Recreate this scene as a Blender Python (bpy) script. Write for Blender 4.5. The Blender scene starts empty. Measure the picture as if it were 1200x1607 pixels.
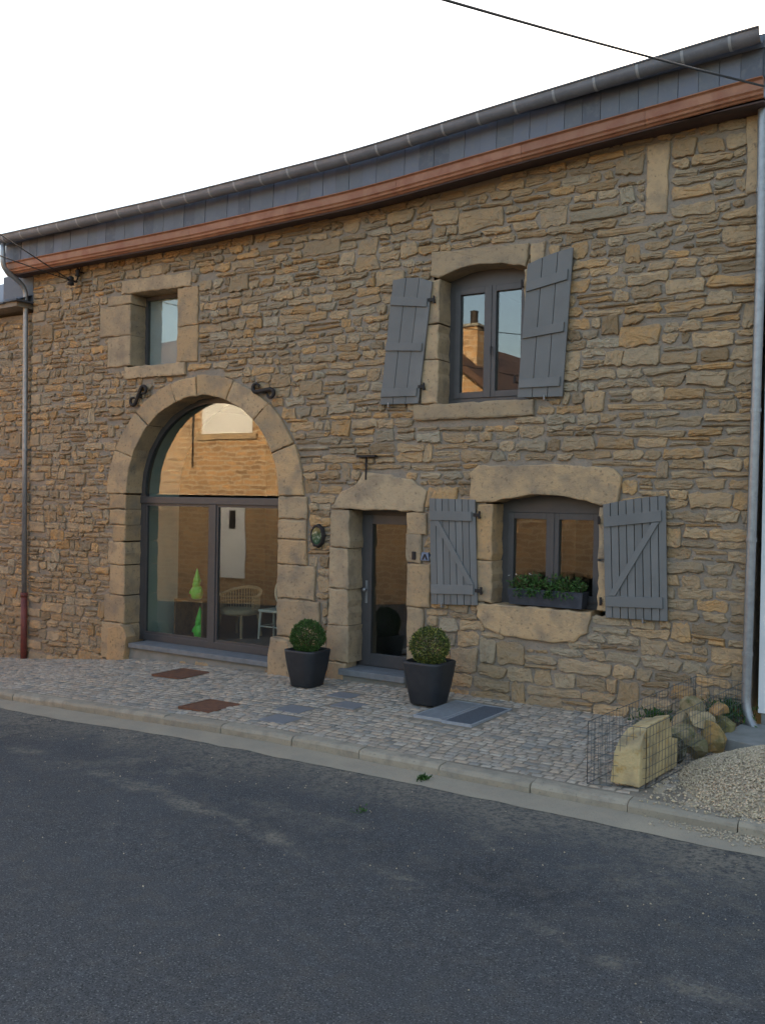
import bpy, bmesh, math, random
from mathutils import Vector, Matrix, noise, geometry
rnd = random.Random(7)
R_ = math.radians
scn = bpy.context.scene
COL = scn.collection

# ------------------------------------------------------------------ camera, sky, sun, exposure
YAW, PITCH, ROLL = R_(33.0), R_(-.52), R_(1.0)
FPX, CX, CY = 1480.0, 600.0, 803.5
CAM = Vector((6.5357, -10.064, 2.2))
ROT = Matrix.Rotation(YAW, 3, 'Z') @ Matrix.Rotation(math.pi / 2 + PITCH, 3, 'X') @ Matrix.Rotation(ROLL, 3, 'Z')
cd = bpy.data.cameras.new('camera'); cam = bpy.data.objects.new('camera', cd); COL.objects.link(cam)
cam.matrix_world = Matrix.Translation(CAM) @ ROT.to_4x4()
cd.sensor_fit = 'HORIZONTAL'; cd.sensor_width = 36; cd.lens = FPX / 1200 * 36
cd.clip_start = .05; cd.clip_end = 3000
scn.camera = cam

SUN_EL, SUN_AZ = R_(16.5), R_(12.0)          # azimuth measured from +Y towards +X
world = bpy.data.worlds.new('World'); scn.world = world; world.use_nodes = True
wn = world.node_tree.nodes; wl = world.node_tree.links
sky = wn.new('ShaderNodeTexSky'); sky.sky_type = 'NISHITA'; sky.sun_disc = False
sky.sun_elevation = SUN_EL; sky.sun_rotation = SUN_AZ
sky.air_density = 1.0; sky.dust_density = 5.5; sky.ozone_density = .8; sky.altitude = 200
bg = wn['Background']; bg.inputs['Strength'].default_value = .15
wl.new(sky.outputs[0], bg.inputs['Color'])
sl = bpy.data.lights.new('sun', 'SUN'); sl.energy = 2.6; sl.angle = R_(.5); sl.color = (1, .80, .58)
so = bpy.data.objects.new('sun', sl); COL.objects.link(so)
sd = Vector((math.sin(SUN_AZ) * math.cos(SUN_EL), math.cos(SUN_AZ) * math.cos(SUN_EL), math.sin(SUN_EL)))
so.rotation_euler = sd.to_track_quat('Z', 'Y').to_euler(); so.location = (0, 20, 20)
scn.view_settings.view_transform = 'Standard'; scn.view_settings.look = 'None'
scn.view_settings.exposure = 2.1; scn.view_settings.gamma = 1
scn.view_settings.use_white_balance = True; scn.view_settings.white_balance_temperature = 7150   # phone's automatic white balance in open shade
scn.cycles.use_denoising = True
scn.cycles.max_bounces = 8; scn.cycles.transparent_max_bounces = 16
scn.cycles.caustics_reflective = False; scn.cycles.caustics_refractive = False

# ------------------------------------------------------------------ measuring helpers
def ray(x, y): return ROT @ Vector(((x - CX) / FPX, -(y - CY) / FPX, -1))
def W(x, y, Y=0.):
    v = ray(x, y); p = CAM + v * ((Y - CAM.y) / v.y); return (p.x, p.z)
def G(x, y, z=0.):
    v = ray(x, y); p = CAM + v * ((z - CAM.z) / v.z); return (p.x, p.y)
def lerp(a, b, t): return a + (b - a) * t
def interp(pts, x):
    if x <= pts[0][0]: return pts[0][1]
    for (a, b), (c, d) in zip(pts, pts[1:]):
        if x <= c: return lerp(b, d, (x - a) / (c - a))
    return pts[-1][1]
def smoothf(pts, x, w=.5): return sum(interp(pts, x + k * w / 3) for k in (-3, -2, -1, 0, 1, 2, 3)) / 7
HP = [(-40, -2.2), (-12, -.95), (-7, -.5), (-5.2, -.33), (-4.4, -.22), (-1.7, -.145), (-.6, -.1), (.4, -.08), (6, -.08), (60, .2)]
def gh(u): return smoothf(HP, u, .5)                       # pavement height along the wall
def pav(u, y): return gh(u) + .015 * y                     # pavement falls towards the kerb
KERB_Y = -2.75
GP = [(-7.4, 6.466), (-3.2, 6.456), (-.14, 6.512), (1.92, 6.656), (3.36, 6.74), (4.6, 6.82)]
def zg(u): return smoothf(GP, u, .5)                       # top of the gutter (sagging eaves)
NZ = lambda *a: noise.noise(Vector(a))

# ------------------------------------------------------------------ object helpers
class MB:
    def __init__(s): s.v = []; s.f = []; s.c = []
    def add(s, vs, fs, col=(1, 1, 1)):
        o = len(s.v); s.v += [tuple(p) for p in vs]; s.f += [tuple(o + i for i in f) for f in fs]; s.c += [col] * len(vs)
        return s
    def box(s, a, b, col=(1, 1, 1), M=None, top=None):
        (x0, y0, z0), (x1, y1, z1) = a, b
        vs = [(x0, y0, z0), (x1, y0, z0), (x1, y1, z0), (x0, y1, z0), (x0, y0, z1), (x1, y0, z1), (x1, y1, z1), (x0, y1, z1)]
        if M is not None: vs = [M @ Vector(p) for p in vs]
        return s.add(vs, [(0, 3, 2, 1), (4, 5, 6, 7), (0, 1, 5, 4), (1, 2, 6, 5), (2, 3, 7, 6), (3, 0, 4, 7)], col)
    def tube(s, pts, r, n=8, col=(1, 1, 1), cap=True):
        pts = [Vector(p) for p in pts]; rr = r if isinstance(r, (list, tuple)) else [r] * len(pts)
        vs = []; fs = []; ref = None
        for i, p in enumerate(pts):
            d = (pts[min(i + 1, len(pts) - 1)] - pts[max(i - 1, 0)]).normalized()
            if ref is None: ref = d.orthogonal().normalized()
            ref = (ref - d * ref.dot(d)).normalized(); b = d.cross(ref)
            for k in range(n):
                a = 2 * math.pi * k / n; vs.append(p + (ref * math.cos(a) + b * math.sin(a)) * rr[i])
        for i in range(len(pts) - 1):
            for k in range(n):
                k2 = (k + 1) % n; fs.append((i * n + k, i * n + k2, (i + 1) * n + k2, (i + 1) * n + k))
        if cap: fs.append(tuple(range(n))[::-1]); fs.append(tuple((len(pts) - 1) * n + k for k in range(n)))
        return s.add(vs, fs, col)
    def lathe(s, prof, c, n=20, col=(1, 1, 1), sx=1, sy=1):
        vs = []; fs = []
        for r, z in prof:
            for k in range(n):
                a = 2 * math.pi * k / n; vs.append((c[0] + r * sx * math.cos(a), c[1] + r * sy * math.sin(a), c[2] + z))
        for i in range(len(prof) - 1):
            for k in range(n):
                k2 = (k + 1) % n; fs.append((i * n + k, i * n + k2, (i + 1) * n + k2, (i + 1) * n + k))
        fs.append(tuple(range(n))[::-1]); fs.append(tuple((len(prof) - 1) * n + k for k in range(n)))
        return s.add(vs, fs, col)
    def prism(s, poly, y0, y1, col=(1, 1, 1)):             # polygon in (x,z), extruded in y (y0 is the front)
        n = len(poly); vs = [(x, y0, z) for x, z in poly] + [(x, y1, z) for x, z in poly]
        fs = [tuple(range(n)), tuple(range(2 * n - 1, n - 1, -1))] + [(i, i + n, (i + 1) % n + n, (i + 1) % n) for i in range(n)]
        return s.add(vs, fs, col)
    def mesh(s, name, mat, smooth=False, off=(0, 0, 0)):
        me = bpy.data.meshes.new(name)
        me.from_pydata([(x - off[0], y - off[1], z - off[2]) for x, y, z in s.v], [], s.f)
        ca = me.color_attributes.new('tint', 'FLOAT_COLOR', 'POINT')
        ca.data.foreach_set('color', [q for c in s.c for q in (c[0], c[1], c[2], 1)])
        if smooth: me.polygons.foreach_set('use_smooth', [True] * len(me.polygons))
        me.materials.append(mat); me.update()
        return me
    def build(s, name, mat, parent=None, smooth=False, bevel=0, weld=False):
        off = (0, 0, 0)
        if parent is not None:
            p = parent
            while p is not None: off = tuple(a + b for a, b in zip(off, p.location)); p = p.parent
        o = bpy.data.objects.new(name, s.mesh(name, mat, smooth, off)); COL.objects.link(o); o.parent = parent
        if bevel:
            m = o.modifiers.new('bevel', 'BEVEL'); m.width = bevel; m.segments = 2; m.limit_method = 'ANGLE'
        return o
def thing(name, label, cat, loc=(0, 0, 0), group=None):
    o = bpy.data.objects.new(name, None); COL.objects.link(o); o.location = loc; o.empty_display_size = .1
    o['label'] = label; o['category'] = cat
    if group: o['group'] = group
    return o
def tag(o, label, cat, group=None):
    o['label'] = label; o['category'] = cat
    if group: o['group'] = group
    return o
def struct(o): o['kind'] = 'structure'; return o
def copy_tree(o, loc, label=None):
    r = o.copy(); COL.objects.link(r); r.location = loc
    if label: r['label'] = label
    for ch in o.children:
        c = ch.copy(); COL.objects.link(c); c.parent = r
        for g in ch.children:
            d = g.copy(); COL.objects.link(d); d.parent = c
    return r

# ------------------------------------------------------------------ materials
def mat(name, col, rough=.8, metal=0., tint=False, n1=None, n2=None, bump=None, spec=.5, bump2=None, extra=None):
    """n1/n2: (scale, other colour, low, high) noise mixes; bump: (scale, strength, distance)"""
    m = bpy.data.materials.new(name); m.use_nodes = True; nt = m.node_tree; N = nt.nodes; L = nt.links
    b = N['Principled BSDF']; b.inputs['Roughness'].default_value = rough; b.inputs['Metallic'].default_value = metal
    b.inputs['Specular IOR Level'].default_value = spec
    tc = N.new('ShaderNodeTexCoord'); geo = N.new('ShaderNodeNewGeometry')
    pos = geo.outputs['Position']
    rgb = N.new('ShaderNodeRGB'); rgb.outputs[0].default_value = (*col, 1); cur = rgb.outputs[0]
    def nz(scale, detail=4., rough_=.6):
        t = N.new('ShaderNodeTexNoise'); t.inputs['Scale'].default_value = scale; t.inputs['Detail'].default_value = detail
        t.inputs['Roughness'].default_value = rough_; L.new(pos, t.inputs['Vector']); return t.outputs['Fac']
    if tint:
        at = N.new('ShaderNodeAttribute'); at.attribute_name = 'tint'
        mx = N.new('ShaderNodeMix'); mx.data_type = 'RGBA'; mx.blend_type = 'MULTIPLY'; mx.inputs['Factor'].default_value = 1
        L.new(cur, mx.inputs['A']); L.new(at.outputs['Color'], mx.inputs['B']); cur = mx.outputs['Result']
    for n in (n1, n2):
        if n:
            mr = N.new('ShaderNodeMapRange'); mr.inputs['From Min'].default_value = n[2]; mr.inputs['From Max'].default_value = n[3]
            L.new(nz(n[0]), mr.inputs['Value'])
            mx = N.new('ShaderNodeMix'); mx.data_type = 'RGBA'; L.new(mr.outputs[0], mx.inputs['Factor'])
            L.new(cur, mx.inputs['A']); mx.inputs['B'].default_value = (*n[1], 1); cur = mx.outputs['Result']
    if extra: cur = extra(N, L, cur, pos, nz)
    L.new(cur, b.inputs['Base Color'])
    prev = None
    for bp in (bump, bump2):
        if bp:
            bu = N.new('ShaderNodeBump'); bu.inputs['Strength'].default_value = bp[1]; bu.inputs['Distance'].default_value = bp[2]
            L.new(nz(bp[0], 6, .65), bu.inputs['Height'])
            if prev: L.new(prev, bu.inputs['Normal'])
            prev = bu.outputs['Normal']
    if prev: L.new(prev, b.inputs['Normal'])
    return m
def mixm(col2, fac_out, N, L, cur):
    mx = N.new('ShaderNodeMix'); mx.data_type = 'RGBA'; L.new(fac_out, mx.inputs['Factor']); L.new(cur, mx.inputs['A'])
    mx.inputs['B'].default_value = (*col2, 1); return mx.outputs['Result']
def mth(N, L, op, a, b=None, clamp=False):
    n = N.new('ShaderNodeMath'); n.operation = op; n.use_clamp = clamp
    for i, q in enumerate((a, b)):
        if q is None: continue
        if isinstance(q, (int, float)): n.inputs[i].default_value = q
        else: L.new(q, n.inputs[i])
    return n.outputs[0]

M = {}
M['stone'] = mat('rubble_stone', (.450, .312, .182), .95, tint=True, n1=(6, (.325, .25, .172), .46, .74), n2=(26, (.20, .15, .10), .58, .80),
                 bump=(17, .9, .035), bump2=(55, .8, .012), spec=.2)
M['ashlar'] = mat('dressed_stone', (.45, .32, .193), .95, tint=True, n1=(3.2, (.27, .21, .15), .44, .70), n2=(22, (.19, .14, .095), .57, .74),
                  bump=(9, .7, .03), bump2=(50, .7, .010), spec=.2)
M['mortar'] = mat('mortar', (.33, .268, .21), .97, n1=(3, (.25, .215, .175), .4, .7), n2=(30, (.18, .15, .12), .55, .8), bump=(40, .8, .014), bump2=(14, .7, .03), spec=.15)
M['frame'] = mat('window_frame_paint', (.065, .061, .062), .45, n1=(9, (.075, .07, .07), .4, .7))
M['shutter'] = mat('grey_shutter_paint', (.170, .168, .162), .7, tint=True, n1=(3.5, (.138, .136, .13), .45, .75), n2=(70, (.21, .21, .21), .66, .8), bump=(90, .25, .003))
M['slate'] = mat('slate', (.12, .13, .155), .6, tint=True, n1=(12, (.16, .165, .175), .5, .8), bump=(60, .3, .004))
M['zinc'] = mat('zinc', (.205, .212, .24), .5, .2, n1=(6, (.16, .165, .19), .4, .7), n2=(40, (.31, .315, .325), .6, .85), bump=(8, .15, .01))
M['galv'] = mat('galvanised_pipe', (.32, .325, .335), .42, .6, n1=(14, (.24, .245, .255), .4, .7))
M['redpipe'] = mat('red_brown_cast_iron', (.19, .045, .035), .6, n1=(12, (.13, .035, .03), .4, .7))
M['cornice'] = mat('stained_timber', (.35, .15, .078), .55, tint=True, n1=(5, (.25, .085, .04), .4, .7), n2=(55, (.20, .06, .03), .6, .85), bump=(50, .2, .004))
M['iron'] = mat('dark_iron', (.028, .022, .02), .7, .3, n1=(30, (.07, .035, .02), .55, .8), bump=(80, .4, .004))
M['white'] = mat('white_render', (.74, .74, .73), .9, n1=(1.5, (.66, .66, .65), .45, .7), bump=(120, .35, .004))
M['slabstone'] = mat('blue_stone_slab', (.19, .195, .20), .75, n1=(8, (.14, .145, .15), .4, .7), bump=(70, .3, .004))
M['cobble'] = mat('cobble_setts', (.42, .35, .275), .9, tint=True, n1=(30, (.22, .205, .185), .5, .75), bump=(70, .6, .006), spec=.25)
M['sandjoint'] = mat('sand_joint', (.30, .25, .19), .97, n1=(6, (.21, .18, .14), .4, .7), n2=(120, (.12, .11, .09), .5, .8), bump=(150, .6, .006), spec=.1)
M['kerb'] = mat('kerb_concrete', (.36, .31, .24), .93, tint=True, n1=(7, (.25, .22, .175), .45, .7), n2=(45, (.17, .15, .12), .58, .8), bump=(110, .5, .004), spec=.2)
M['channel'] = mat('gutter_concrete', (.32, .275, .21), .95, n1=(2.5, (.38, .32, .235), .4, .7), n2=(120, (.15, .14, .12), .55, .8), bump=(100, .5, .004), spec=.2)
def asph(N, L, cur, pos, nz):
    sp = N.new('ShaderNodeSeparateXYZ'); L.new(pos, sp.inputs[0]); X, Y = sp.outputs[0], sp.outputs[1]
    def rng(v, a, b):
        r = N.new('ShaderNodeMapRange'); r.interpolation_type = 'SMOOTHSTEP'; r.inputs['From Min'].default_value = a; r.inputs['From Max'].default_value = b; L.new(v, r.inputs['Value']); return r.outputs[0]
    cur = mixm((.085, .09, .095), mth(N, L, 'MULTIPLY', rng(nz(.9, 3), .45, .7), .5), N, L, cur)      # greyer, more worn areas
    cur = mixm((.028, .030, .035), mth(N, L, 'MULTIPLY', rng(nz(.55, 2), .5, .72), .7), N, L, cur)     # newer dark patching
    cur = mixm((.11, .10, .085), mth(N, L, 'MULTIPLY', rng(nz(6, 5), .45, .7), .6), N, L, cur)
    cur = mixm((.105, .112, .118), mth(N, L, 'MULTIPLY', rng(nz(22, 5), .50, .68), .7), N, L, cur)
    cur = mixm((.21, .208, .20), rng(nz(80, 2), .55, .70), N, L, cur)                                  # aggregate
    cur = mixm((.015, .016, .018), mth(N, L, 'MULTIPLY', rng(nz(105, 2), .50, .66), .8), N, L, cur)
    # sand washed along the old trench seam and next to the channel
    d = mth(N, L, 'ABSOLUTE', mth(N, L, 'ADD', mth(N, L, 'ADD', Y, mth(N, L, 'MULTIPLY', X, .145)), mth(N, L, 'ADD', mth(N, L, 'MULTIPLY', nz(1.6, 4), .55), 4.17)))
    seam = mth(N, L, 'MULTIPLY', rng(d, .16, .0), rng(nz(2.3, 6), .42, .62))
    edge = mth(N, L, 'MULTIPLY', rng(mth(N, L, 'ADD', Y, mth(N, L, 'MULTIPLY', nz(1.1, 6), 1.9)), -3.15, -2.05), .95)
    worn = mth(N, L, 'MULTIPLY', mth(N, L, 'MULTIPLY', rng(Y, -5.0, -3.6), rng(nz(1.5, 7), .47, .66)), .75)
    big = mth(N, L, 'MULTIPLY', rng(nz(.8, 7, ), .60, .72), .35)
    fine = mth(N, L, 'MULTIPLY', rng(nz(34, 5), .30, .62), rng(nz(9, 4), .25, .55))
    tot = mth(N, L, 'MULTIPLY', mth(N, L, 'MAXIMUM', mth(N, L, 'MAXIMUM', seam, edge), mth(N, L, 'MAXIMUM', worn, big)), fine)
    return mixm((.235, .205, .16), tot, N, L, cur)
M['asphalt'] = mat('asphalt', (.072, .073, .074), .85, extra=asph, bump=(85, 1.0, .014), spec=.35)
M['ground'] = mat('ground_earth', (.12, .11, .08), .95, n1=(.5, (.08, .1, .05), .4, .7))
M['rust'] = mat('rusty_iron', (.20, .085, .045), .85, .2, n1=(14, (.12, .06, .04), .4, .7), n2=(70, (.27, .14, .08), .6, .8), bump=(60, .4, .004))
M['pot'] = mat('anthracite_pot', (.020, .022, .027), .55, n1=(12, (.028, .03, .035), .4, .7), bump=(40, .12, .003))
M['trough'] = mat('dark_zinc_trough', (.045, .052, .068), .45, .3, n1=(9, (.075, .085, .105), .5, .75))
M['strap'] = mat('pale_strap', (.36, .37, .39), .5)
M['soffit'] = mat('shade_dark_soffit', (.055, .028, .024), .7, n1=(8, (.08, .04, .03), .4, .7), bump=(40, .2, .004))  # near-black colour stands in for the shade under the eaves
M['soil'] = mat('soil', (.03, .022, .015), .95, bump=(60, .8, .01))
M['leaf'] = mat('box_leaf', (.055, .11, .028), .5, tint=True, spec=.3)
M['leafv'] = mat('variegated_leaf', (.12, .14, .035), .5, tint=True, spec=.3)
M['stem'] = mat('woody_stem', (.08, .055, .03), .9)
M['petal'] = mat('white_petal', (.75, .75, .72), .6)
M['grate'] = mat('galvanised_grating', (.34, .36, .385), .55, .1, n1=(20, (.28, .30, .325), .4, .7))
M['mesh'] = mat('grating_mesh', (.17, .19, .22), .6, .0, n1=(90, (.12, .135, .16), .4, .6))
M['wire'] = mat('gabion_wire', (.10, .12, .13), .5, .6)
M['gravel'] = mat('pale_gravel', (.56, .46, .33), .95, tint=True, n1=(60, (.36, .29, .2), .45, .7), spec=.2)
M['yellow'] = mat('yellow_limestone', (.58, .44, .23), .95, n1=(3.2, (.30, .24, .15), .45, .68), n2=(11, (.46, .26, .07), .55, .75), bump=(18, .8, .02), bump2=(120, .5, .004), spec=.2)
M['mossy'] = mat('mossy_rock', (.30, .24, .15), .95, tint=True, n1=(9, (.13, .13, .06), .45, .7), n2=(25, (.36, .31, .22), .55, .8), bump=(30, .8, .015), spec=.2)
M['concrete'] = mat('concrete', (.26, .255, .235), .93, n1=(5, (.19, .19, .17), .4, .7), bump=(80, .4, .004))
M['plaster'] = mat('pale_green_plaster', (.50, .56, .50), .9, n1=(2, (.44, .5, .45), .4, .7))
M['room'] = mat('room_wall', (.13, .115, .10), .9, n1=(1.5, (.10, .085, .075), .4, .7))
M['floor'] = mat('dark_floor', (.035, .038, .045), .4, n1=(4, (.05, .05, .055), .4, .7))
M['crate'] = mat('brown_wood', (.16, .085, .045), .7, tint=True, n1=(14, (.10, .05, .03), .4, .7))
M['wicker'] = mat('wicker', (.42, .34, .22), .8, n1=(60, (.28, .2, .12), .4, .7))
M['green'] = mat('bright_green_plastic', (.10, .62, .07), .35)
M['cream'] = mat('cream_paint', (.62, .64, .58), .6)
M['cloth'] = mat('grey_blind', (.40, .41, .42), .9, n1=(2, (.34, .35, .36), .4, .7))
M['black'] = mat('black_cable', (.012, .012, .014), .5)
M['glassgreen'] = mat('green_glazed_disc', (.05, .10, .05), .12, n1=(26, (.30, .36, .28), .5, .7), n2=(14, (.02, .06, .03), .45, .6))
M['blueplate'] = mat('blue_grey_plate', (.16, .20, .28), .5)
def opp(N, L, cur, pos, nz):
    br = N.new('ShaderNodeTexBrick'); br.inputs['Scale'].default_value = 1; br.inputs['Brick Width'].default_value = .42; br.inputs['Row Height'].default_value = .16
    br.inputs['Mortar Size'].default_value = .024; br.inputs['Color1'].default_value = (.50, .29, .14, 1); br.inputs['Color2'].default_value = (.27, .16, .085, 1); br.inputs['Mortar'].default_value = (.46, .36, .25, 1)
    sp = N.new('ShaderNodeSeparateXYZ'); cb = N.new('ShaderNodeCombineXYZ'); L.new(pos, sp.inputs[0])
    L.new(mth(N, L, 'ADD', sp.outputs[0], mth(N, L, 'MULTIPLY', nz(3), .55)), cb.inputs[0]); L.new(mth(N, L, 'ADD', sp.outputs[2], mth(N, L, 'MULTIPLY', nz(2.4), .30)), cb.inputs[1]); L.new(cb.outputs[0], br.inputs['Vector'])
    return br.outputs[0]
M['oppwall'] = mat('sandstone_wall', (.4, .28, .16), .95, extra=opp, bump=(20, .6, .02))
M['rooftile'] = mat('brown_roof_tile', (.10, .055, .04), .8, n1=(6, (.07, .04, .035), .4, .7), bump=(20, .5, .02))
M['pvc'] = mat('white_pvc', (.80, .80, .80), .4)
def glass_mat(name, ior, tintc=(.93, .97, .95)):
    m = bpy.data.materials.new(name); m.use_nodes = True; N = m.node_tree.nodes; L = m.node_tree.links
    N.remove(N['Principled BSDF']); lw = N.new('ShaderNodeLayerWeight'); lw.inputs['Blend'].default_value = .5; pw = N.new('ShaderNodeMath'); pw.operation = 'POWER'; pw.inputs[1].default_value = 5; L.new(lw.outputs['Facing'], pw.inputs[0])
    fr = N.new('ShaderNodeMapRange'); fr.inputs['To Min'].default_value = ior; fr.inputs['To Max'].default_value = 1; L.new(pw.outputs[0], fr.inputs['Value'])
    tr = N.new('ShaderNodeBsdfTransparent'); tr.inputs['Color'].default_value = (*tintc, 1)
    gl = N.new('ShaderNodeBsdfGlossy'); gl.inputs['Roughness'].default_value = 0.0
    nz = N.new('ShaderNodeTexNoise'); nz.inputs['Scale'].default_value = 1.3; nz.inputs['Detail'].default_value = 1
    ge = N.new('ShaderNodeNewGeometry'); L.new(ge.outputs['Position'], nz.inputs['Vector'])
    bu = N.new('ShaderNodeBump'); bu.inputs['Strength'].default_value = .03; bu.inputs['Distance'].default_value = .03
    L.new(nz.outputs['Fac'], bu.inputs['Height']); L.new(bu.outputs[0], gl.inputs['Normal'])
    mx = N.new('ShaderNodeMixShader'); L.new(fr.outputs[0], mx.inputs[0]); L.new(tr.outputs[0], mx.inputs[1]); L.new(gl.outputs[0], mx.inputs[2])
    L.new(mx.outputs[0], N['Material Output'].inputs['Surface']); return m
M['glass'] = glass_mat('double_glazing', .10)

# ================================================================== THE SETTING
# ---- ground sheet to the horizon
b = MB(); b.add([(-900, -900, -3.2), (900, -900, -3.2), (900, 900, -3.2), (-900, 900, -3.2)], [(0, 1, 2, 3)])
struct(b.build('ground', M['ground']))
def strip(us, ys, zf):                                     # sheet following the street's slope
    b = MB(); n = len(ys)
    for u in us:
        for y in ys: b.v.append((u, y, zf(u, y))); b.c.append((1, 1, 1))
    for i in range(len(us) - 1):
        for j in range(n - 1): b.f.append((i * n + j, (i + 1) * n + j, (i + 1) * n + j + 1, i * n + j + 1))
    return b
US = [-40 + 2 * i for i in range(14)] + [-12 + .4 * i for i in range(45)] + [6 + 3 * i for i in range(12)]
def road_z(u, y): return gh(u) - .145 + .03 * max(0, min(1, (-3.1 - y) / 3.5)) 
struct(strip(US, [-14, -11, -9, -7.5, -6, -5, -4.2, -3.6, -3.1, -2.6], road_z).build('road', M['asphalt'], smooth=True))
# concrete channel with a ragged, dusty outer edge
b = MB(); uu = [-20 + .12 * i for i in range(250)]
for u in uu:
    e = -3.10 - .05 * NZ(u * .7, 3, 0) - .05 * NZ(u * 3, 1, 0)
    for y, dz in ((e, .004), (-3.0, .012), (-2.8, .014), (-2.70, .016)): b.v.append((u, y, road_z(u, y) + dz)); b.c.append((1, 1, 1))
for i in range(len(uu) - 1):
    for j in range(3): b.f.append((i * 4 + j, i * 4 + 4 + j, i * 4 + 5 + j, i * 4 + 1 + j))
struct(b.build('gutter_channel', M['channel'], smooth=True))
# pavement bed
struct(strip(US, [KERB_Y + .12, -2, -1.2, -.5, .25], lambda u, y: pav(u, y) - .010).build('pavement', M['sandjoint'], smooth=True))
pavement = bpy.data.objects['pavement']
# kerb stones
kb = strip([-30, -20] + US[14:59] + [20], [KERB_Y + .01, KERB_Y + .11], lambda u, y: pav(u, y) - .05)
kerb = struct(kb.build('kerb', M['kerb']))
u = -14.0
while u < 9:
    ln = rnd.uniform(.8, .95); g = .004; t = rnd.uniform(.85, 1.1); y0 = KERB_Y + rnd.uniform(-.012, .012); dz = rnd.uniform(-.006, .008)
    b = MB(); prof = [(-.0, -.16), (-.004, -.035), (.012, -.010), (.04, 0), (.145, .004), (.145, -.16)]
    n = len(prof); segs = 4
    for k in range(segs + 1):
        uu_ = lerp(u + g, u + ln - g, k / segs)
        for py, pz in prof: b.v.append((uu_, y0 + py + rnd.uniform(-.004, .004), pav(uu_, KERB_Y) - .0 + dz + pz + (rnd.uniform(-.004, .004) if pz > -.1 else 0))); b.c.append((t, t, t * .98))
    for k in range(segs):
        for j in range(n): b.f.append((k * n + j, k * n + (j + 1) % n, (k + 1) * n + (j + 1) % n, (k + 1) * n + j))
    b.f.append(tuple(range(n))); b.f.append(tuple(segs * n + j for j in range(n))[::-1])
    b.build('kerb_stone', M['kerb'], kerb); u += ln

# ---- cobbles
HOLES = []                                                 # things let into the pavement: (u0,u1,y0,y1)
RUST = [(-3.05, -2.52, -1.0, -.40), (-1.18, -.70, -2.36, -1.84)]
TILES = [(-.17, .17, -1.90, -1.58), (.0, .34, -2.36, -2.04), (-.12, .20, -.98, -.70), (.24, .57, -1.40, -1.10)]
GRATES = [(1.30, 1.655, -1.32, -.36), (1.675, 2.03, -1.36, -.38)]
HOLES += RUST + TILES + [(1.28, 2.05, -1.38, -.34)]
def cobble_geo(u, y, w, d, t):
    n = 8; vs = []; fs = []; cu, cy = u, y; ang0 = rnd.uniform(-.12, .12)
    pr = rnd.uniform(.004, .013); tx, ty = rnd.uniform(-.06, .06), rnd.uniform(-.06, .06)
    ring = []
    for (a, c) in ((-1, -.80), (-.84, -1), (.84, -1), (1, -.80), (1, .80), (.84, 1), (-.84, 1), (-1, .80)):
        a += rnd.uniform(-.10, .10); c += rnd.uniform(-.10, .10); ring.append((a * w / 2, c * d / 2))
    ca, sa = math.cos(ang0), math.sin(ang0); ring = [(p * ca - q * sa, p * sa + q * ca) for p, q in ring]
    for s, z in ((1, -.03), (.96, pr * .55), (.82, pr)):
        for p, q in ring: vs.append((cu + p * s, cy + q * s, pav(cu, cy) - .012 + z + (tx * p + ty * q if z > -.02 else 0)))
    vs.append((cu, cy, pav(cu, cy) - .012 + pr * 1.1))
    for r in range(2):
        for k in range(n): k2 = (k + 1) % n; fs.append((r * n + k, r * n + k2, (r + 1) * n + k2, (r + 1) * n + k))
    for k in range(n): fs.append((2 * n + k, 2 * n + (k + 1) % n, 3 * n))
    return vs, fs, t
cobs = []
y = KERB_Y + .20
while y < .02:
    d = rnd.uniform(.085, .115); u = -13 + rnd.uniform(0, .1)
    while u < 4.35:
        w = rnd.uniform(.085, .15); cu, cy = u + w / 2, y + d / 2 + .035 * NZ(u * .8, y, 2)
        if not any(a - .03 < cu < b_ + .03 and c - .03 < cy < e + .03 for a, b_, c, e in HOLES) and not (cu > 3.85 and cy < -2.3 and cu > 4.15):
            k = rnd.uniform(.80, 1.14); warm = rnd.uniform(-.05, .07)
            if rnd.random() < .10: k *= .72; warm = -.1
            cobs.append(cobble_geo(cu, cy, w - .012, d - .012, (k * (1 + warm), k, k * (1 - warm))))
        u += w
    y += d
def distc(g): v = g[0][-1]; return (Vector(v) - CAM).length + (50 if not (-.0 < 1) else 0)
cobs.sort(key=distc)
rest = MB()
for i, (vs, fs, t) in enumerate(cobs):
    if i < 300: MB().add(vs, fs, t).build('cobble', M['cobble'], pavement, smooth=True)
    else: rest.add(vs, fs, t)
o = rest.build('cobbles', M['cobble'], pavement, smooth=True); o['kind'] = 'stuff'
for a, b_, c, e in TILES:
    k = rnd.uniform(1.15, 1.5)
    t = MB().box((a, c, pav(a, c) - .04), (b_, e, pav(a, c) + .004), (k * 1.12, k * 1.05, k * .92)).build('paving_tile', M['slate'], pavement, bevel=.006)
for i, (a, b_, c, e) in enumerate(RUST):
    z = pav((a + b_) / 2, (c + e) / 2)
    t = thing('cover_plate', ('rusty rectangular iron cover in the cobbles below the arched window sill', 'orange-rusted rectangular iron cover in the cobbles close to the kerb')[i], 'cover', ((a + b_) / 2, (c + e) / 2, z - .02))
    MB().box((a + .03, c + .03, z - .02), (b_ - .03, e - .03, z + .004)).build('plate', M['rust'], t, bevel=.004)
    f = MB(); f.box((a, c, z - .02), (b_, c + .026, z + .007)); f.box((a, e - .026, z - .02), (b_, e, z + .007)); f.box((a, c + .027, z - .02), (a + .026, e - .027, z + .007)); f.box((b_ - .026, c + .027, z - .02), (b_, e - .027, z + .007))
    f.build('frame', M['rust'], t)

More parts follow.
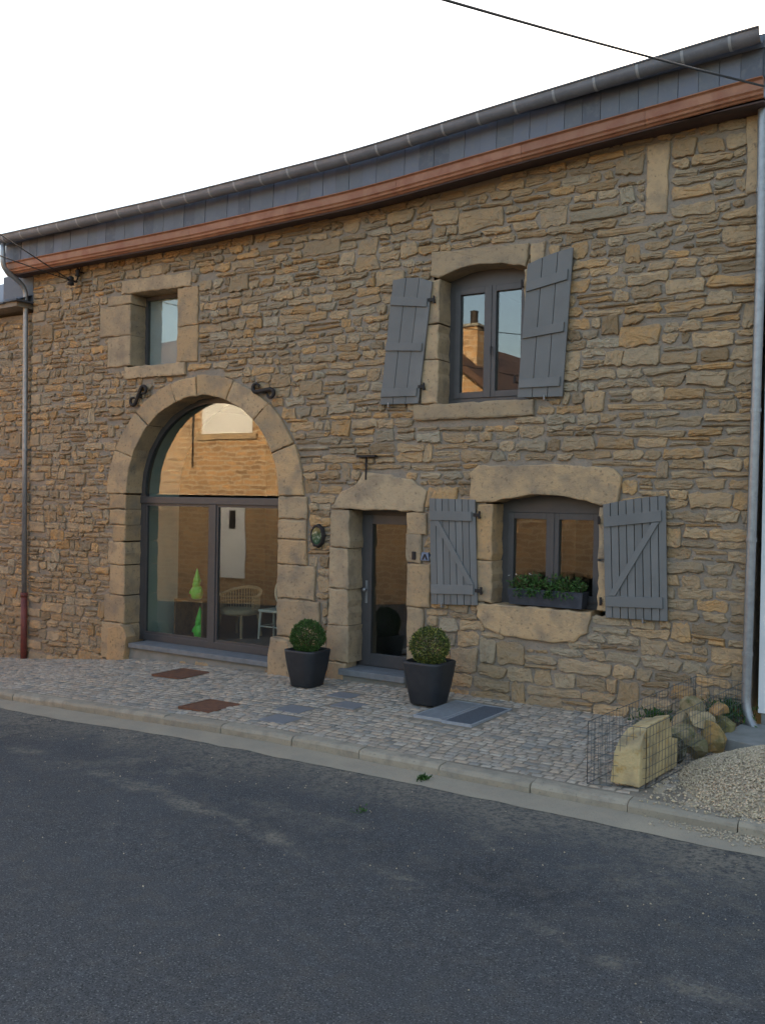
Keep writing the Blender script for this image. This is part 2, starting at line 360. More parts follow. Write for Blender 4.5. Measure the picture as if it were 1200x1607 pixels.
# ================================================================== THE STONE HOUSE
UL, UR = -7.04, 4.50
house = thing('stone_house', 'long sandstone rubble house with arched glazed opening and grey shutters', 'house', (0, 0, 0))
A_C, A_R, A_SP = -3.188, 1.508, 2.28; A_RZ = 1.44; O_R, O_RZ = 1.91, 1.73
def ell(a, r, rz): return (A_C + r * math.cos(a), A_SP + rz * math.sin(a))
DOOR = (-.50, .40, .05, 2.10); UPW = (.79, 1.915, 3.46, 4.97, 5.06); LOW = (1.565, 2.862, 1.05, 2.225, 2.325); SML = (-4.655, -3.66, 4.24, 5.34)
def seg_arc(u0, u1, z0, z1, n=8):                          # segmental arch from (u0,z0) to (u1,z0) rising to z1
    return [(lerp(u0, u1, k / n), z0 + (z1 - z0) * (1 - (2 * k / n - 1) ** 2)) for k in range(n + 1)]

def grow(poly, step=.09, jit=.006, seed=0):
    out = []; n = len(poly)
    for i in range(n):
        a, c = poly[i], poly[(i + 1) % n]; L = math.hypot(c[0] - a[0], c[1] - a[1]); k = max(1, int(L / step))
        for j in range(k):
            t = j / k; out.append((lerp(a[0], c[0], t) + rnd.uniform(-jit, jit), lerp(a[1], c[1], t) + rnd.uniform(-jit, jit)))
    return out
def block_geo(poly, front, back, col, edge=.018, jit=.010, step=.075):
    """a dressed block: jittered outline, softened arris, slightly uneven face"""
    p = grow(poly, step, jit); n = len(p)
    cu = sum(q[0] for q in p) / n; cz = sum(q[1] for q in p) / n
    hu = max(abs(q[0] - cu) for q in p); hz = max(abs(q[1] - cz) for q in p)
    def ins(q, d): return (cu + (q[0] - cu) * (1 - d / hu), cz + (q[1] - cz) * (1 - d / hz))
    vs = []; 
    for d, yy, j in ((0, back, 0), (0, front + edge * .8, .002), (edge * .4, front + edge * .25, .002), (edge * 1.3, front, .003)):
        for q in p: a, c = ins(q, d); vs.append((a, yy + rnd.uniform(-j, j), c))
    fs = []
    for r in range(3):
        for k in range(n): k2 = (k + 1) % n; fs.append((r * n + k, r * n + k2, (r + 1) * n + k2, (r + 1) * n + k))
    fs.append(tuple(3 * n + k for k in range(n)))
    return vs, fs, col
def fix_normals(me):
    bm = bmesh.new(); bm.from_mesh(me); bmesh.ops.recalc_face_normals(bm, faces=bm.faces[:]); bm.to_mesh(me); bm.free()

# --- the mortar wall with its openings
def clear(poly, m): return poly
EX = .10
arch_hole = [(A_C - A_R - EX, -.05)] + [ell(math.pi * (1 - k / 24), A_R + EX, A_RZ + EX) for k in range(25)] + [(A_C + A_R + EX, -.05)]
holes = [arch_hole,
         [(DOOR[0] - EX, .0), (DOOR[0] - EX, DOOR[3] + EX), (DOOR[1] + EX, DOOR[3] + EX), (DOOR[1] + EX, .0)],
         [(UPW[0] - EX, UPW[2] - .06), (UPW[0] - EX, UPW[4] + .05), (UPW[1] + EX, UPW[4] + .05), (UPW[1] + EX, UPW[2] - .06)],
         [(LOW[0] - EX, LOW[2] - .06), (LOW[0] - EX, LOW[4] + .05), (LOW[1] + EX, LOW[4] + .05), (LOW[1] + EX, LOW[2] - .06)],
         [(SML[0] - .1, SML[2] - .05), (SML[0] - .1, SML[3] + .06), (SML[1] + .1, SML[3] + .06), (SML[1] + .1, SML[2] - .05)]]
def inpoly(p, poly):
    c = False; x, y = p
    for i in range(len(poly)):
        a, b2 = poly[i], poly[i - 1]
        if (a[1] > y) != (b2[1] > y) and x < (b2[0] - a[0]) * (y - a[1]) / (b2[1] - a[1]) + a[0]: c = not c
    return c
def wtop(u): return zg(u) - .52
outer = [(UL, -.95)] + [(lerp(UL, UR, k / 24), wtop(lerp(UL, UR, k / 24))) for k in range(25)] + [(UR, -.95)]
pts = [Vector(p) for p in outer]; edges = []; n0 = len(outer)
edges += [(i, (i + 1) % n0) for i in range(n0)]
for h in holes:
    s = len(pts); pts += [Vector(p) for p in h]; edges += [(s + i, s + (i + 1) % len(h)) for i in range(len(h))]
st = .075; zz = -.9
while zz < 6.4:
    uu_ = UL + .04
    while uu_ < UR - .03:
        p = (uu_ + rnd.uniform(-.025, .025), zz + rnd.uniform(-.025, .025))
        if p[1] < wtop(p[0]) - .03 and not any(inpoly(p, h) for h in holes): pts.append(Vector(p))
        uu_ += st
    zz += st
vo, eo, fo, *_ = geometry.delaunay_2d_cdt(pts, edges, [], 4, 1e-5)
def bulge(u, z): return .018 * NZ(u * .45, z * .45, 5) + .010 * NZ(u * 1.7, z * 1.7, 9)   # old wall, not a true plane
wb = MB(); wb.add([(p.x, bulge(p.x, p.y) + .004 + .010 * NZ(p.x * 9, p.y * 9, 1), p.y) for p in vo], [tuple(f) for f in fo if not any(inpoly((sum(vo[i].x for i in f) / 3, sum(vo[i].y for i in f) / 3), h) for h in holes)], (1, 1, 1))
wall = wb.build('wall', M['mortar'], house, smooth=True)

# --- dressed stones round the openings: (polygon, front, back)
ASH = []; EXR = []                                         # blocks; exclusion shapes for the rubble
def ash(poly, proud=.035, back=.42, warm=None):
    k = rnd.uniform(.88, 1.12); w = rnd.uniform(-.05, .07) if warm is None else warm
    ASH.append((poly, -proud, back, (k * (1 + w), k, k * (1 - 1.3 * w))))
    EXR.append((min(p[0] for p in poly) - .012, max(p[0] for p in poly) + .012, min(p[1] for p in poly) - .01, max(p[1] for p in poly) + .01, poly if len(poly) > 4 else None))
def quad(u0, u1, z0, z1, s=.0): return [(u0, z0), (u1, z0), (u1 + s, z1), (u0 + s, z1)]
J = .006
# arch voussoirs
va = [0, 24, 47, 70, 92, 108, 134, 157, 180]
for a0, a1 in zip(va, va[1:]):
    a, c = R_(a0 + .25), R_(a1 - .25); n = 5
    o_r, o_z = O_R + rnd.uniform(-.03, .03), O_RZ + rnd.uniform(-.03, .03)
    poly = [ell(lerp(a, c, k / n), A_R, A_RZ) for k in range(n + 1)] + [ell(lerp(c, a, k / n), o_r, o_z) for k in range(n + 1)]
    k_ = rnd.uniform(.92, 1.12); w = rnd.uniform(0, .08)
    ASH.append((poly[::-1], -.04, .42, (k_ * (1 + w), k_, k_ * (1 - 1.4 * w))))
# arch jambs (right then left)
zs = [2.275, 1.966, 1.696, 1.35, .884, .366]; ur = [-1.19, -1.19, -1.19, -1.04, -.96, -1.0]
for i in range(5): ash(quad(A_C + A_R, ur[i], zs[i + 1] + J, zs[i] - J), .038)
ash([(A_C + A_R, -.15), (-1.0, -.18), (-1.0, .36 - J), (A_C + A_R, .36 - J)], .05)
ash([(A_C + A_R - .06, -.2), (-1.22, -.2), (-1.24, .12), (-1.40, .33), (A_C + A_R, .355), (A_C + A_R - .03, .2)], .16, .05)   # guard stone
zs = [2.275, 2.04, 1.80, 1.54, 1.177, .712, .276]; ul = [-5.07, -5.06, -4.98, -5.08, -5.04, -5.15]
for i in range(6): ash(quad(ul[i], A_C - A_R, zs[i + 1] + J, zs[i] - J), .038, warm=rnd.uniform(.02, .09))
ash([(-5.2, -.3), (A_C - A_R, -.3), (A_C - A_R, .27), (-5.2, .27)], .05, warm=.02)
ash([(-4.95, -.3), (-4.58, -.3), (-4.52, .10), (-4.60, .24), (-4.72, .265), (-4.93, .2)], .15, .05, warm=.1)                  # guard stone
# small window
ash([(-4.87, 5.37), (-3.39, 5.335), (-3.385, 5.545), (-4.87, 5.57)], .035)
ash(quad(-5.18, SML[0], 5.21, 5.355), .03); ash(quad(-5.36, SML[0], 4.73, 5.20), .032); ash(quad(-5.17, SML[0], 4.255, 4.72), .03)
ash(quad(SML[1], -3.25, 4.76, 5.325), .032); ash(quad(SML[1], -3.24, 4.23, 4.75), .03)
ash([(-4.755, 4.05), (-3.475, 4.045), (-3.475, 4.225), (-4.755, 4.235)], .055, .3, warm=-.02)
# door surround
ash([(-.80, 2.12), (.62, 2.105), (.66, 2.36), (.44, 2.50), (.05, 2.58), (-.28, 2.60), (-.42, 2.42), (-.62, 2.34)], .045, warm=-.03)
for a, z0, z1 in ((-.79, 1.62, 2.10), (-.80, 1.08, 1.61), (-.80, .60, 1.07)): ash([(a, z0), (DOOR[0] + .02, z0), (DOOR[0] + .0, z1), (a, z1)], .04, warm=-.04)
ash(quad(-.82, DOOR[0] + .03, .12, .59), .045, warm=-.03); ash(quad(-.80, DOOR[0] + .0, -.2, .11), .05, .2, warm=-.02)
ash(quad(DOOR[1] - .02, .66, 1.83, 2.095), .04); ash(quad(DOOR[1] - .02, .60, 1.47, 1.82), .04); ash(quad(DOOR[1], .73, .92, 1.46), .042, warm=.05); ash(quad(DOOR[1] + .01, .64, .42, .91), .04); ash(quad(DOOR[1] + .02, .70, -.15, .41), .05)
# upper window
arc = seg_arc(UPW[0] - .02, UPW[1] + .02, UPW[3], UPW[4])
ash(arc[::-1] [::-1] + [(1.96, 5.24), (.68, 5.29), (.66, 5.0)], .045, warm=-.03); ash(quad(1.985, 2.16, 4.95, 5.23), .03, warm=0)
ash(quad(.56, UPW[0], 4.42, 4.955), .04, warm=-.01); ash(quad(.60, UPW[0], 3.98, 4.41), .04, warm=-.01); ash(quad(.55, UPW[0] + .01, 3.445, 3.97), .04, warm=-.01)
ash(quad(UPW[1], 2.12, 4.3, 4.94), .035); ash(quad(UPW[1], 2.2, 3.45, 4.29), .035)
ash([(.45, 3.235), (2.06, 3.245), (2.06, 3.43), (.445, 3.425)], .055, .3, warm=-.02)
# lower window
arc = seg_arc(LOW[0] - .03, LOW[1] + .02, LOW[3], LOW[4])
ash([(1.27, 2.24)] + arc + [(3.07, 2.21), (3.11, 2.54), (3.03, 2.63), (2.25, 2.68), (1.36, 2.665), (1.27, 2.58)], .055, warm=.04)
ash(quad(1.36, LOW[0], 1.55, 2.215), .04, warm=.13); ash(quad(1.36, LOW[0] + .01, 1.05, 1.54), .04, warm=.03)
ash(quad(LOW[1], 3.02, 1.62, 2.2), .035); ash(quad(LOW[1] + .005, 3.0, 1.05, 1.61), .035)
ash([(1.38, 1.035), (1.38, .88), (1.50, .74), (1.75, .68), (2.29, .65), (2.62, .69), (2.75, .80), (2.81, 1.035)][::-1], .05, .35, warm=.05)
# tall set stone, corner stones
ash([(3.315, 5.355), (3.545, 5.345), (3.565, 6.10), (3.33, 6.10)], .035, .1, warm=.02); ash(quad(4.345, UR, 5.41, 6.2), .03, .3, warm=0)
for k in range(9):
    z0 = -.4 + k * .7 + rnd.uniform(-.1, .1); ash(quad(UL - .01, UL + rnd.uniform(.22, .38), z0, z0 + rnd.uniform(.12, .2)), .03, .3)
for poly, fr, bk, col in ASH:
    o = MB().add(*block_geo(poly, fr, bk, col)).build('dressed_stone', M['ashlar'], wall, smooth=False); fix_normals(o.data)

# --- rubble
def in_arch(u, z, m=0.):
    if z < A_SP: return abs(u - A_C) < A_R + .3 and z > -.1 and False
    return ((u - A_C) / (O_R + m)) ** 2 + ((z - A_SP) / (O_RZ + m)) ** 2 < 1
OPEN = [(A_C - A_R, A_C + A_R, -.1, A_SP), (DOOR[0], DOOR[1], -.1, DOOR[3]), (UPW[0], UPW[1], UPW[2], UPW[4]), (LOW[0], LOW[1], LOW[2], LOW[4]), (SML[0], SML[1], SML[2], SML[3])]
def blocked(u, z):
    if in_arch(u, z, .01): return True
    for a, c, d, e, pl_ in EXR:
        if a < u < c and d < z < e and (pl_ is None or inpoly((u, z), pl_)): return True
    for a, c, d, e in OPEN:
        if a < u < c and d < z < e: return True
    return False
def tint_for(u, z):
    r = rnd.random(); k = rnd.uniform(.78, 1.14)
    w = rnd.uniform(-.05, .05)
    if r < .14: w += .13; k *= .98
    elif r < .30: w -= .11; k *= 1.0
    elif r < .36: k *= .72
    if z < .45 and u > .9 and rnd.random() < .08: w += .3; k *= .6
    return (k * (1 + w), k, k * (1 - 1.35 * w))
def rubble_geo(q, proud, col, yoff):
    """q: bl, br, tr, tl"""
    bl, br, tr, tl = q; w = (br[0] - bl[0] + tr[0] - tl[0]) / 2; h = (tl[1] - bl[1] + tr[1] - br[1]) / 2
    nu = 2 if w < .13 else 4 if w < .30 else 6; cut = min(.30 * h, .028)
    ju = min(.020, w * .08); jz = min(.016, h * .15); pts = []
    def edge(a, c, n, vert):
        L = math.hypot(c[0] - a[0], c[1] - a[1]) or 1e-6; t0 = min(.42, cut * rnd.uniform(.35, 1.25) / L)
        t1 = 1 - min(.42, cut * rnd.uniform(.35, 1.25) / L)
        for k in range(n + 1):
            t = lerp(t0, t1, k / n); pts.append((lerp(a[0], c[0], t) + rnd.uniform(-ju, ju) * (1 if vert else .6), lerp(a[1], c[1], t) + rnd.uniform(-jz, jz)))
    edge(bl, br, nu, False); edge(br, tr, 1, True); edge(tr, tl, nu, False); edge(tl, bl, 1, True)
    n = len(pts); cu = sum(p[0] for p in pts) / n; cz = sum(p[1] for p in pts) / n
    hu, hz = max(w / 2, .02), max(h / 2, .015)
    tu, tz = rnd.uniform(-.05, .05), rnd.uniform(-.16, .06)       # the face leans a little
    def y(u, z, base, j): return yoff + base - tu * (u - cu) * .6 + tz * (z - cz) * -1 + rnd.uniform(-j, j)
    def ins(p, d): d1 = min(d, hu * .6); d2 = min(d, hz * .6); return (cu + (p[0] - cu) * (1 - d1 / hu), cz + (p[1] - cz) * (1 - d2 / hz))
    vs = [(p[0], yoff + .03, p[1]) for p in pts]
    for d, f, j in ((.002, .62, .004), (.009, .95, .006), (.45 * hz + .01, 1.08, .010)):
        for p in pts:
            a, c = ins(p, d); vs.append((a, y(a, c, -proud * f, j), c))
    fs = []
    for r in range(3):
        for k in range(n): k2 = (k + 1) % n; fs.append((r * n + k, r * n + k2, (r + 1) * n + k2, (r + 1) * n + k))
    fs.append(tuple(3 * n + k for k in range(n)))
    return vs, fs, col, w * h, (cu, cz)
def rubble(u0, u1, z0, z1f, blockedf, bulgef, seed, big=0.):
    out = []; rows = [z0]
    while rows[-1] < 7: 
        hh = rnd.uniform(.085, .135) * (1.25 if rows[-1] < .5 else 1)
        rows.append(rows[-1] + hh)
    def zb(k, u): return rows[k] + .055 * NZ(u * .6, k * 3.7 + seed, 0) + .024 * NZ(u * 2.3, k * 5.1 + seed, 4)
    taken = {}                                             # spans already filled from the course below
    for k in range(len(rows) - 1):
        zm = lambda u: (zb(k, u) + zb(k + 1, u)) / 2
        free = []; cur = None; u = u0
        while u <= u1 + 1e-6:
            zt, zl = zb(k + 1, u), zb(k, u)
            ok = not blockedf(u, zm(u)) and not blockedf(u, lerp(zl, zt, .2)) and not blockedf(u, lerp(zl, zt, .8)) and zl < z1f(u) - .03
            if ok and any(a <= u <= c for a, c in taken.get(k, ())): ok = False
            if ok and cur is None: cur = u
            if (not ok or u + .02 > u1) and cur is not None:
                if u - cur > .03: free.append((cur, u))
                cur = None
            u += .02
        for a, c in free:
            x = a
            while x < c - .02:
                hloc = zb(k + 1, x) - zb(k, x); right = (x - UL) / 11.5
                w = rnd.uniform(.13, .36) * (1.0 + .35 * max(0, min(1, right)) + big)
                if rnd.random() < .12: w *= 1.5
                if rnd.random() < .16: w *= .55
                if c - (x + w) < .09: w = c - x
                if w > .7: w *= .5
                g = rnd.uniform(.012, .036); top = k + 1
                r = rnd.random(); prow = rnd.uniform(.010, .034)
                x0, x1 = x + g / 2, x + w - g / 2
                def q(xa, xb, ka, kb, fa=0., fb=0.):
                    def zat(xx, kk, f): return lerp(zb(kk, xx), zb(kk + 1, xx), f) if f else zb(kk, xx)
                    gz = rnd.uniform(.005, .018); sl = rnd.uniform(-.026, .026)
                    sl2 = rnd.uniform(-.026, .026); gt = rnd.uniform(.004, .015); e1, e2, e3 = (rnd.uniform(-.012, .012) for _ in range(3))
                    bl = (xa + sl, zat(xa, ka, fa) + gz); br = (xb + sl2, zat(xb, ka, fa) + gz + e1); tr = (xb - sl2 * .5, min(zat(xb, kb, fb) - gt + e2, z1f(xb))); tl = (xa - sl * .5, min(zat(xa, kb, fb) - gt + e3, z1f(xa)))
                    if tr[1] - br[1] < .02 or tl[1] - bl[1] < .02: return
                    cu, cz = (xa + xb) / 2, (bl[1] + tr[1]) / 2
                    out.append(rubble_geo((bl, br, tr, tl), prow * rnd.uniform(.7, 1.25), tint_for(cu, cz), bulgef(cu, cz)))
                pm = .11 if right > .55 else .05
                if r < pm and w > .12 and k + 2 < len(rows) and not any(blockedf(xx, lerp(zb(k + 1, xx), zb(k + 2, xx), f)) for xx in (x0, (x0 + x1) / 2, x1) for f in (.3, .7, .98)) and zb(k + 2, x) < z1f(x):
                    q(x0, x1, k, k + 2); taken.setdefault(k + 1, []).append((x, x + w))
                elif r < .30 and hloc > .105 and w > .14:
                    f = rnd.uniform(.36, .64)
                    if rnd.random() < .5 or w < .24: q(x0, x1, k, k, 0, f); q(x0, x1, k, k + 1, f, 0)
                    else:
                        m = lerp(x0, x1, rnd.uniform(.35, .65)); q(x0, m, k, k, 0, f); q(m + g, x1, k, k, 0, f * rnd.uniform(.95, 1.0)); q(x0, x1, k, k + 1, f, 0)
                else: q(x0, x1, k, k + 1)
                x += w
    return out
RUB = rubble(UL + .01, UR - .01, -.75, lambda u: wtop(u) - .01, blocked, bulge, 11.3)
# the 300 largest in view are stones of their own
def shown(s): cu, cz = s[4]; return s[3] / ((Vector((cu, 0, cz)) - CAM).length ** 2) * (1 if cz > gh(cu) else .01)
RUB.sort(key=shown, reverse=True)
rest = MB()
for i, (vs, fs, col, ar, c) in enumerate(RUB):
    if i < 300: MB().add(vs, fs, col).build('rubble_stone', M['stone'], wall)
    else: rest.add(vs, fs, col)
o = rest.build('rubble_stones', M['stone'], wall); o['kind'] = 'stuff'
print('rubble', len(RUB), 'cobbles', len(cobs), 'dressed', len(ASH))

# --- flanks, back and roof
b = MB(); b.box((UL + .01, .03, -1), (UL + .30, 9, 5.9)); b.box((UR - .30, .03, -1), (UR - .01, 9, 6.2)); b.box((UL + .31, 8.7, -1), (UR - .31, 9, 6.0))
b.build('outer_wall', M['mortar'], house)
b = MB()
b.add([(UL - .3, -.36, zg(UL) - .03), (UR + .06, -.36, zg(UR) - .03), (UR + .08, 4.6, 8.5), (UL - .3, 4.6, 8.35),
       (UL - .3, -.36, zg(UL) - .10), (UR + .06, -.36, zg(UR) - .10), (UR + .08, 4.6, 8.38), (UL - .3, 4.6, 8.23), (UR + .08, 9.4, 6.3), (UL - .3, 9.4, 6.2), (UR + .08, 9.4, 6.2), (UL - .3, 9.4, 6.1)],
      [(0, 1, 2, 3), (4, 7, 6, 5), (0, 4, 5, 1), (3, 2, 8, 9), (7, 11, 10, 6), (9, 8, 10, 11), (1, 5, 6, 2), (2, 6, 10, 8), (0, 3, 7, 4), (3, 9, 11, 7)])
roof = b.build('roof', M['slate'], house)
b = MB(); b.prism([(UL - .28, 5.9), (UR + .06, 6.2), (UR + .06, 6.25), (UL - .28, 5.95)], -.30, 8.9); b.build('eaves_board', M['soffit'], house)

# --- eaves: timber cornice, slates, gutter
def sweep(prof, us, base, closed=True):
    b = MB(); n = len(prof)
    for u in us:
        for y, dz in prof: b.v.append((u, y, base(u) + dz)); b.c.append((1, 1, 1))
    for i in range(len(us) - 1):
        for j in range(n if closed else n - 1): b.f.append((i * n + j, i * n + (j + 1) % n, (i + 1) * n + (j + 1) % n, (i + 1) * n + j))
    if closed: b.f.append(tuple(range(n))); b.f.append(tuple((len(us) - 1) * n + j for j in range(n))[::-1])
    return b
EU0, EU1 = -7.34, 4.56
eus = [lerp(EU0, EU1, k / 40) for k in range(41)]
ctop = lambda u: zg(u) - .385
cpr = [(-.30, 0), (-.385, 0), (-.39, -.012), (-.375, -.02), (-.365, -.03), (-.362, -.115), (-.352, -.125), (-.345, -.135), (-.352, -.145), (-.348, -.16), (-.325, -.17), (-.315, -.185), (-.302, -.19)]
cor = house
segs = [EU0, -5.2, -3.1, -1.4, .35, 2.0, 3.4, EU1]          # separate boards butted end to end
for a, c in zip(segs, segs[1:]):
    k = rnd.uniform(.85, 1.12); us_ = [lerp(a + .002, c - .002, t / 8) for t in range(9)]
    bb = sweep(cpr, us_, ctop); bb.c = [(k, k * rnd.uniform(.97, 1.03), k)] * len(bb.v)
    bb.build('cornice_board', M['cornice'], house)
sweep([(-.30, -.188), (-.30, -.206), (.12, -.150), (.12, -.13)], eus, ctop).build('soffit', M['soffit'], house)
sweep([(-.30, .02), (-.29, .45), (-.2, .45), (-.2, .02)], eus, ctop).build('fascia_board', M['slate'], house)
u = EU0; sw = .205; fas = bpy.data.objects['fascia_board']
smesh = []
for v in range(6):
    w = sw - .005; b = MB(); k = rnd.uniform(.75, 1.25); ch = rnd.uniform(.0, .012)
    b.prism([(-w / 2, 0), (w / 2 - ch, 0), (w / 2, ch), (w / 2, .40), (-w / 2, .40)], -.006, .004, (k, k, k * rnd.uniform(.95, 1.08)))
    smesh.append(b.mesh('slate', M['slate']))
i = 0
while u < EU1 - .02:
    o = bpy.data.objects.new('slate', rnd.choice(smesh)); COL.objects.link(o); o.parent = fas
    o.location = (u + sw / 2, -.335 - (.004 if i % 2 else 0), ctop(u + sw / 2) + .006 + rnd.uniform(-.004, .005)); o.rotation_euler = (R_(-2.5 + rnd.uniform(-.6, .6)), 0, R_(rnd.uniform(-.5, .5)))
    u += sw; i += 1
gpr = [(-.49 + .095 * math.cos(a) * 1.0, -.012 - .10 * math.sin(a)) for a in [math.pi * k / 10 for k in range(11)]]
gin = [(-.49 + .088 * math.cos(a), -.006 - .093 * math.sin(a)) for a in [math.pi * (10 - k) / 10 for k in range(11)]]
gb = sweep(gpr + [(-.594, .004)] + gin, eus, zg)
gutter = gb.build('gutter', M['zinc'], house, smooth=True)
sweep([(-.60, -.006), (-.603, .008), (-.592, .012), (-.584, .004), (-.590, -.008)], eus, zg).build('rolled_edge', M['zinc'], gutter, smooth=True)
u = EU0 + .25
while u < EU1:
    b = MB(); n = 11; z = zg(u)
    for uu_ in (u - .014, u + .014):
        for a in [math.pi * k / 10 for k in range(11)]: b.v.append((uu_, -.49 + .099 * math.cos(a), z - .012 - .104 * math.sin(a))); b.c.append((1, 1, 1))
    for k in range(10): b.f.append((k, k + 1, n + k + 1, n + k))
    b.build('bracket', M['strap'], gutter, smooth=True); u += .455

# --- downpipes
def pipe(name, pts, r, m, clips, parent=house):
    o = MB().tube(pts, r, 12).build(name, m, parent, smooth=True)
    for c in clips:
        MB().tube([(c[0], c[1], c[2] - .02), (c[0], c[1], c[2] + .02)], r + .007, 12).box((c[0] - .012, c[1] + r, c[2] - .012), (c[0] + .012, .06, c[2] + .012)).build('pipe_clip', M['galv'], o)
    return o
def bez(a, b_, c, n=6): return [tuple(a[i] * (1 - t) ** 2 + 2 * b_[i] * t * (1 - t) + c[i] * t * t for i in range(3)) for t in [k / n for k in range(n + 1)]]
pu = -7.19
pts = [(pu, -.49, 6.37), (pu, -.49, 6.22)] + bez((pu, -.49, 6.10), (pu, -.49, 5.97), (pu + .01, -.40, 5.91)) + bez((-7.15, -.22, 5.79), (-7.14, -.10, 5.72), (-7.135, -.085, 5.58)) + [(-7.11, -.08, 3), (-7.075, -.08, .55)]
lp = pipe('downpipe', pts, .042, M['galv'], [(-7.13, -.085, 5.45), (-7.10, -.08, 3.0)])
MB().tube([(-7.075, -.08, .60), (-7.065, -.08, -.62)], .052, 12).tube([(-7.075, -.08, .53), (-7.075, -.08, .60)], .06, 12).build('pipe_shoe', M['redpipe'], lp, smooth=True)
pts = [(4.52, -.14, 6.75), (4.515, -.12, 6.1), (4.52, -.11, 4.75), (4.475, -.11, .6)] + bez((4.47, -.11, .32), (4.47, -.12, .16), (4.54, -.15, .05)) + [(4.72, -.22, -.14)]
pipe('downpipe', pts, .047, M['galv'], [(4.517, -.11, 5.4), (4.505, -.11, 3.2), (4.49, -.11, 1.9), (4.475, -.11, .75)])
# slate-clad return below the left end of the eaves
MB().box((-7.86, -.0, 5.48), (UL - .02, .30, 5.98)).build('slate_return', M['slate'], house)

# --- joinery
def rect_ring(b, u0, u1, z0, z1, t, y0, y1, tb=None):
    tb = tb or t
    b.box((u0, y0, z0), (u0 + t, y1, z1)); b.box((u1 - t, y0, z0), (u1, y1, z1))
    b.box((u0 + t, y0, z1 - t), (u1 - t, y1, z1)); b.box((u0 + t, y0, z0), (u1 - t, y1, z0 + tb))
FY = .28
aw = MB()                                                  # arched window: outer frame follows the arch
n = 24
for r0, r1, y0, y1 in ((0, .075, FY, FY + .08), ):
    for k in range(n):
        a, c = math.pi * k / n, math.pi * (k + 1) / n
        P = [ell(a, A_R + .03, A_RZ + .03), ell(c, A_R + .03, A_RZ + .03), ell(c, A_R - r1, A_RZ - r1), ell(a, A_R - r1, A_RZ - r1)]
        aw.prism(P, y0, y1)
aw.box((A_C - A_R - .02, FY, .005), (A_C - A_R + .10, FY + .08, A_SP)); aw.box((A_C + A_R - .10, FY, .005), (A_C + A_R + .02, FY + .08, A_SP))
arch_w = aw.build('arched_window', M['frame'], house)
L0, R0 = A_C - A_R + .10, A_C + A_R - .10
MB().box((L0 - .1, FY - .02, 2.14), (R0 + .1, FY + .06, 2.245)).build('transom', M['frame'], arch_w, bevel=.006)
MB().box((-3.225, FY - .012, .10), (-3.105, FY + .06, 2.139)).build('mullion', M['frame'], arch_w, bevel=.006)
MB().box((L0, FY - .01, .004), (R0, FY + .06, .105)).build('bottom_rail', M['frame'], arch_w, bevel=.006)
for a, c in ((L0, -3.226), (-3.104, R0)):
    f = MB(); rect_ring(f, a + .002, c - .002, .106, 2.138, .035, FY + .005, FY + .05); f.build('casement_frame', M['frame'], arch_w)
    MB().box((a + .03, FY + .028, .13), (c - .03, FY + .034, 2.11)).build('pane', M['glass'], arch_w)
pp = [ell(math.pi * k / 32, A_R - .06, A_RZ - .06) for k in range(33)]; pp = [(max(min(x, A_C + A_R - .06), A_C - A_R + .06), max(z, 2.24)) for x, z in pp]
MB().prism(pp, FY + .028, FY + .034).build('pane', M['glass'], arch_w)
sl_ = MB().box((-4.52, -.10, -.07), (-1.74, FY + .1, .002)).build('sill_slab', M['slabstone'], house, bevel=.008)
MB().box((-4.60, -.03, -.6), (-1.74, .2, -.075)).build('rendered_plinth', M['concrete'], house)
# door
dr = MB(); d0, d1, dz0, dz1 = DOOR
rect_ring(dr, d0 - .03, d1 + .03, .052, dz1 + .03, .075, FY, FY + .08, .01); door = dr.build('door', M['frame'], house)
f = MB(); rect_ring(f, d0 + .047, d1 - .047, .064, dz1 - .048, .125, FY - .014, FY + .05, .16); f.build('door_leaf', M['frame'], door, bevel=.005)
MB().box((d0 + .165, FY + .015, .22), (d1 - .165, FY + .022, dz1 - .165)).build('pane', M['glass'], door)
hu = d0 + .10
h = MB().box((hu - .018, FY - .022, .88), (hu + .018, FY - .014, 1.18)).build('handle_plate', M['galv'], door, bevel=.003)
MB().tube([(hu, FY - .015, 1.06), (hu, FY - .06, 1.06)], .012, 8).lathe([(.001, -.028), (.02, -.022), (.028, 0), (.02, .022), (.001, .028)], (hu, FY - .07, 1.06), 12).build('door_handle', M['galv'], door, smooth=True)
MB().box((d0 - .06, -.13, -.03), (d1 + .04, FY + .09, .05)).build('door_step', M['slabstone'], house, bevel=.008)
MB().box((d0 - .03, -.06, -.4), (d1 + .02, .3, -.035)).build('step_riser', M['concrete'], house)
# two-leaf windows
def window(o5, lean):
    u0, u1, z0, z1, za = o5; m = (u0 + u1) / 2
    f = MB()
    def lz(z): return lean * (z - z0)
    f.box((u0 - .02, FY - .03, z0 - .02), (u0 + .075, FY + .06, za)); f.box((u1 - .075, FY - .03, z0 - .02), (u1 + .02, FY + .06, za))
    f.box((u0 + .075, FY - .03, z0 - .02), (u1 - .075, FY + .06, z0 + .05)); f.box((u0 + .075, FY - .03, z1 - .10), (u1 - .075, FY + .06, za))
    w = f.build('window', M['frame'], house)
    for a, c in ((u0 + .078, m - .004), (m + .004, u1 - .078)):
        s = MB(); rect_ring(s, a, c, z0 + .053, z1 - .103, .075, FY - .045, FY + .04); s.build('casement', M['frame'], w, bevel=.004)
        MB().box((a + .07, FY - .005, z0 + .12), (c - .07, FY + .001, z1 - .17)).build('pane', M['glass'], w)
    MB().box((m - .022, FY - .055, z0 + .055), (m + .022, FY - .046, z1 - .105)).build('cover_strip', M['frame'], w)
    return w
w_up = window(UPW, 0); w_low = window(LOW, 0)
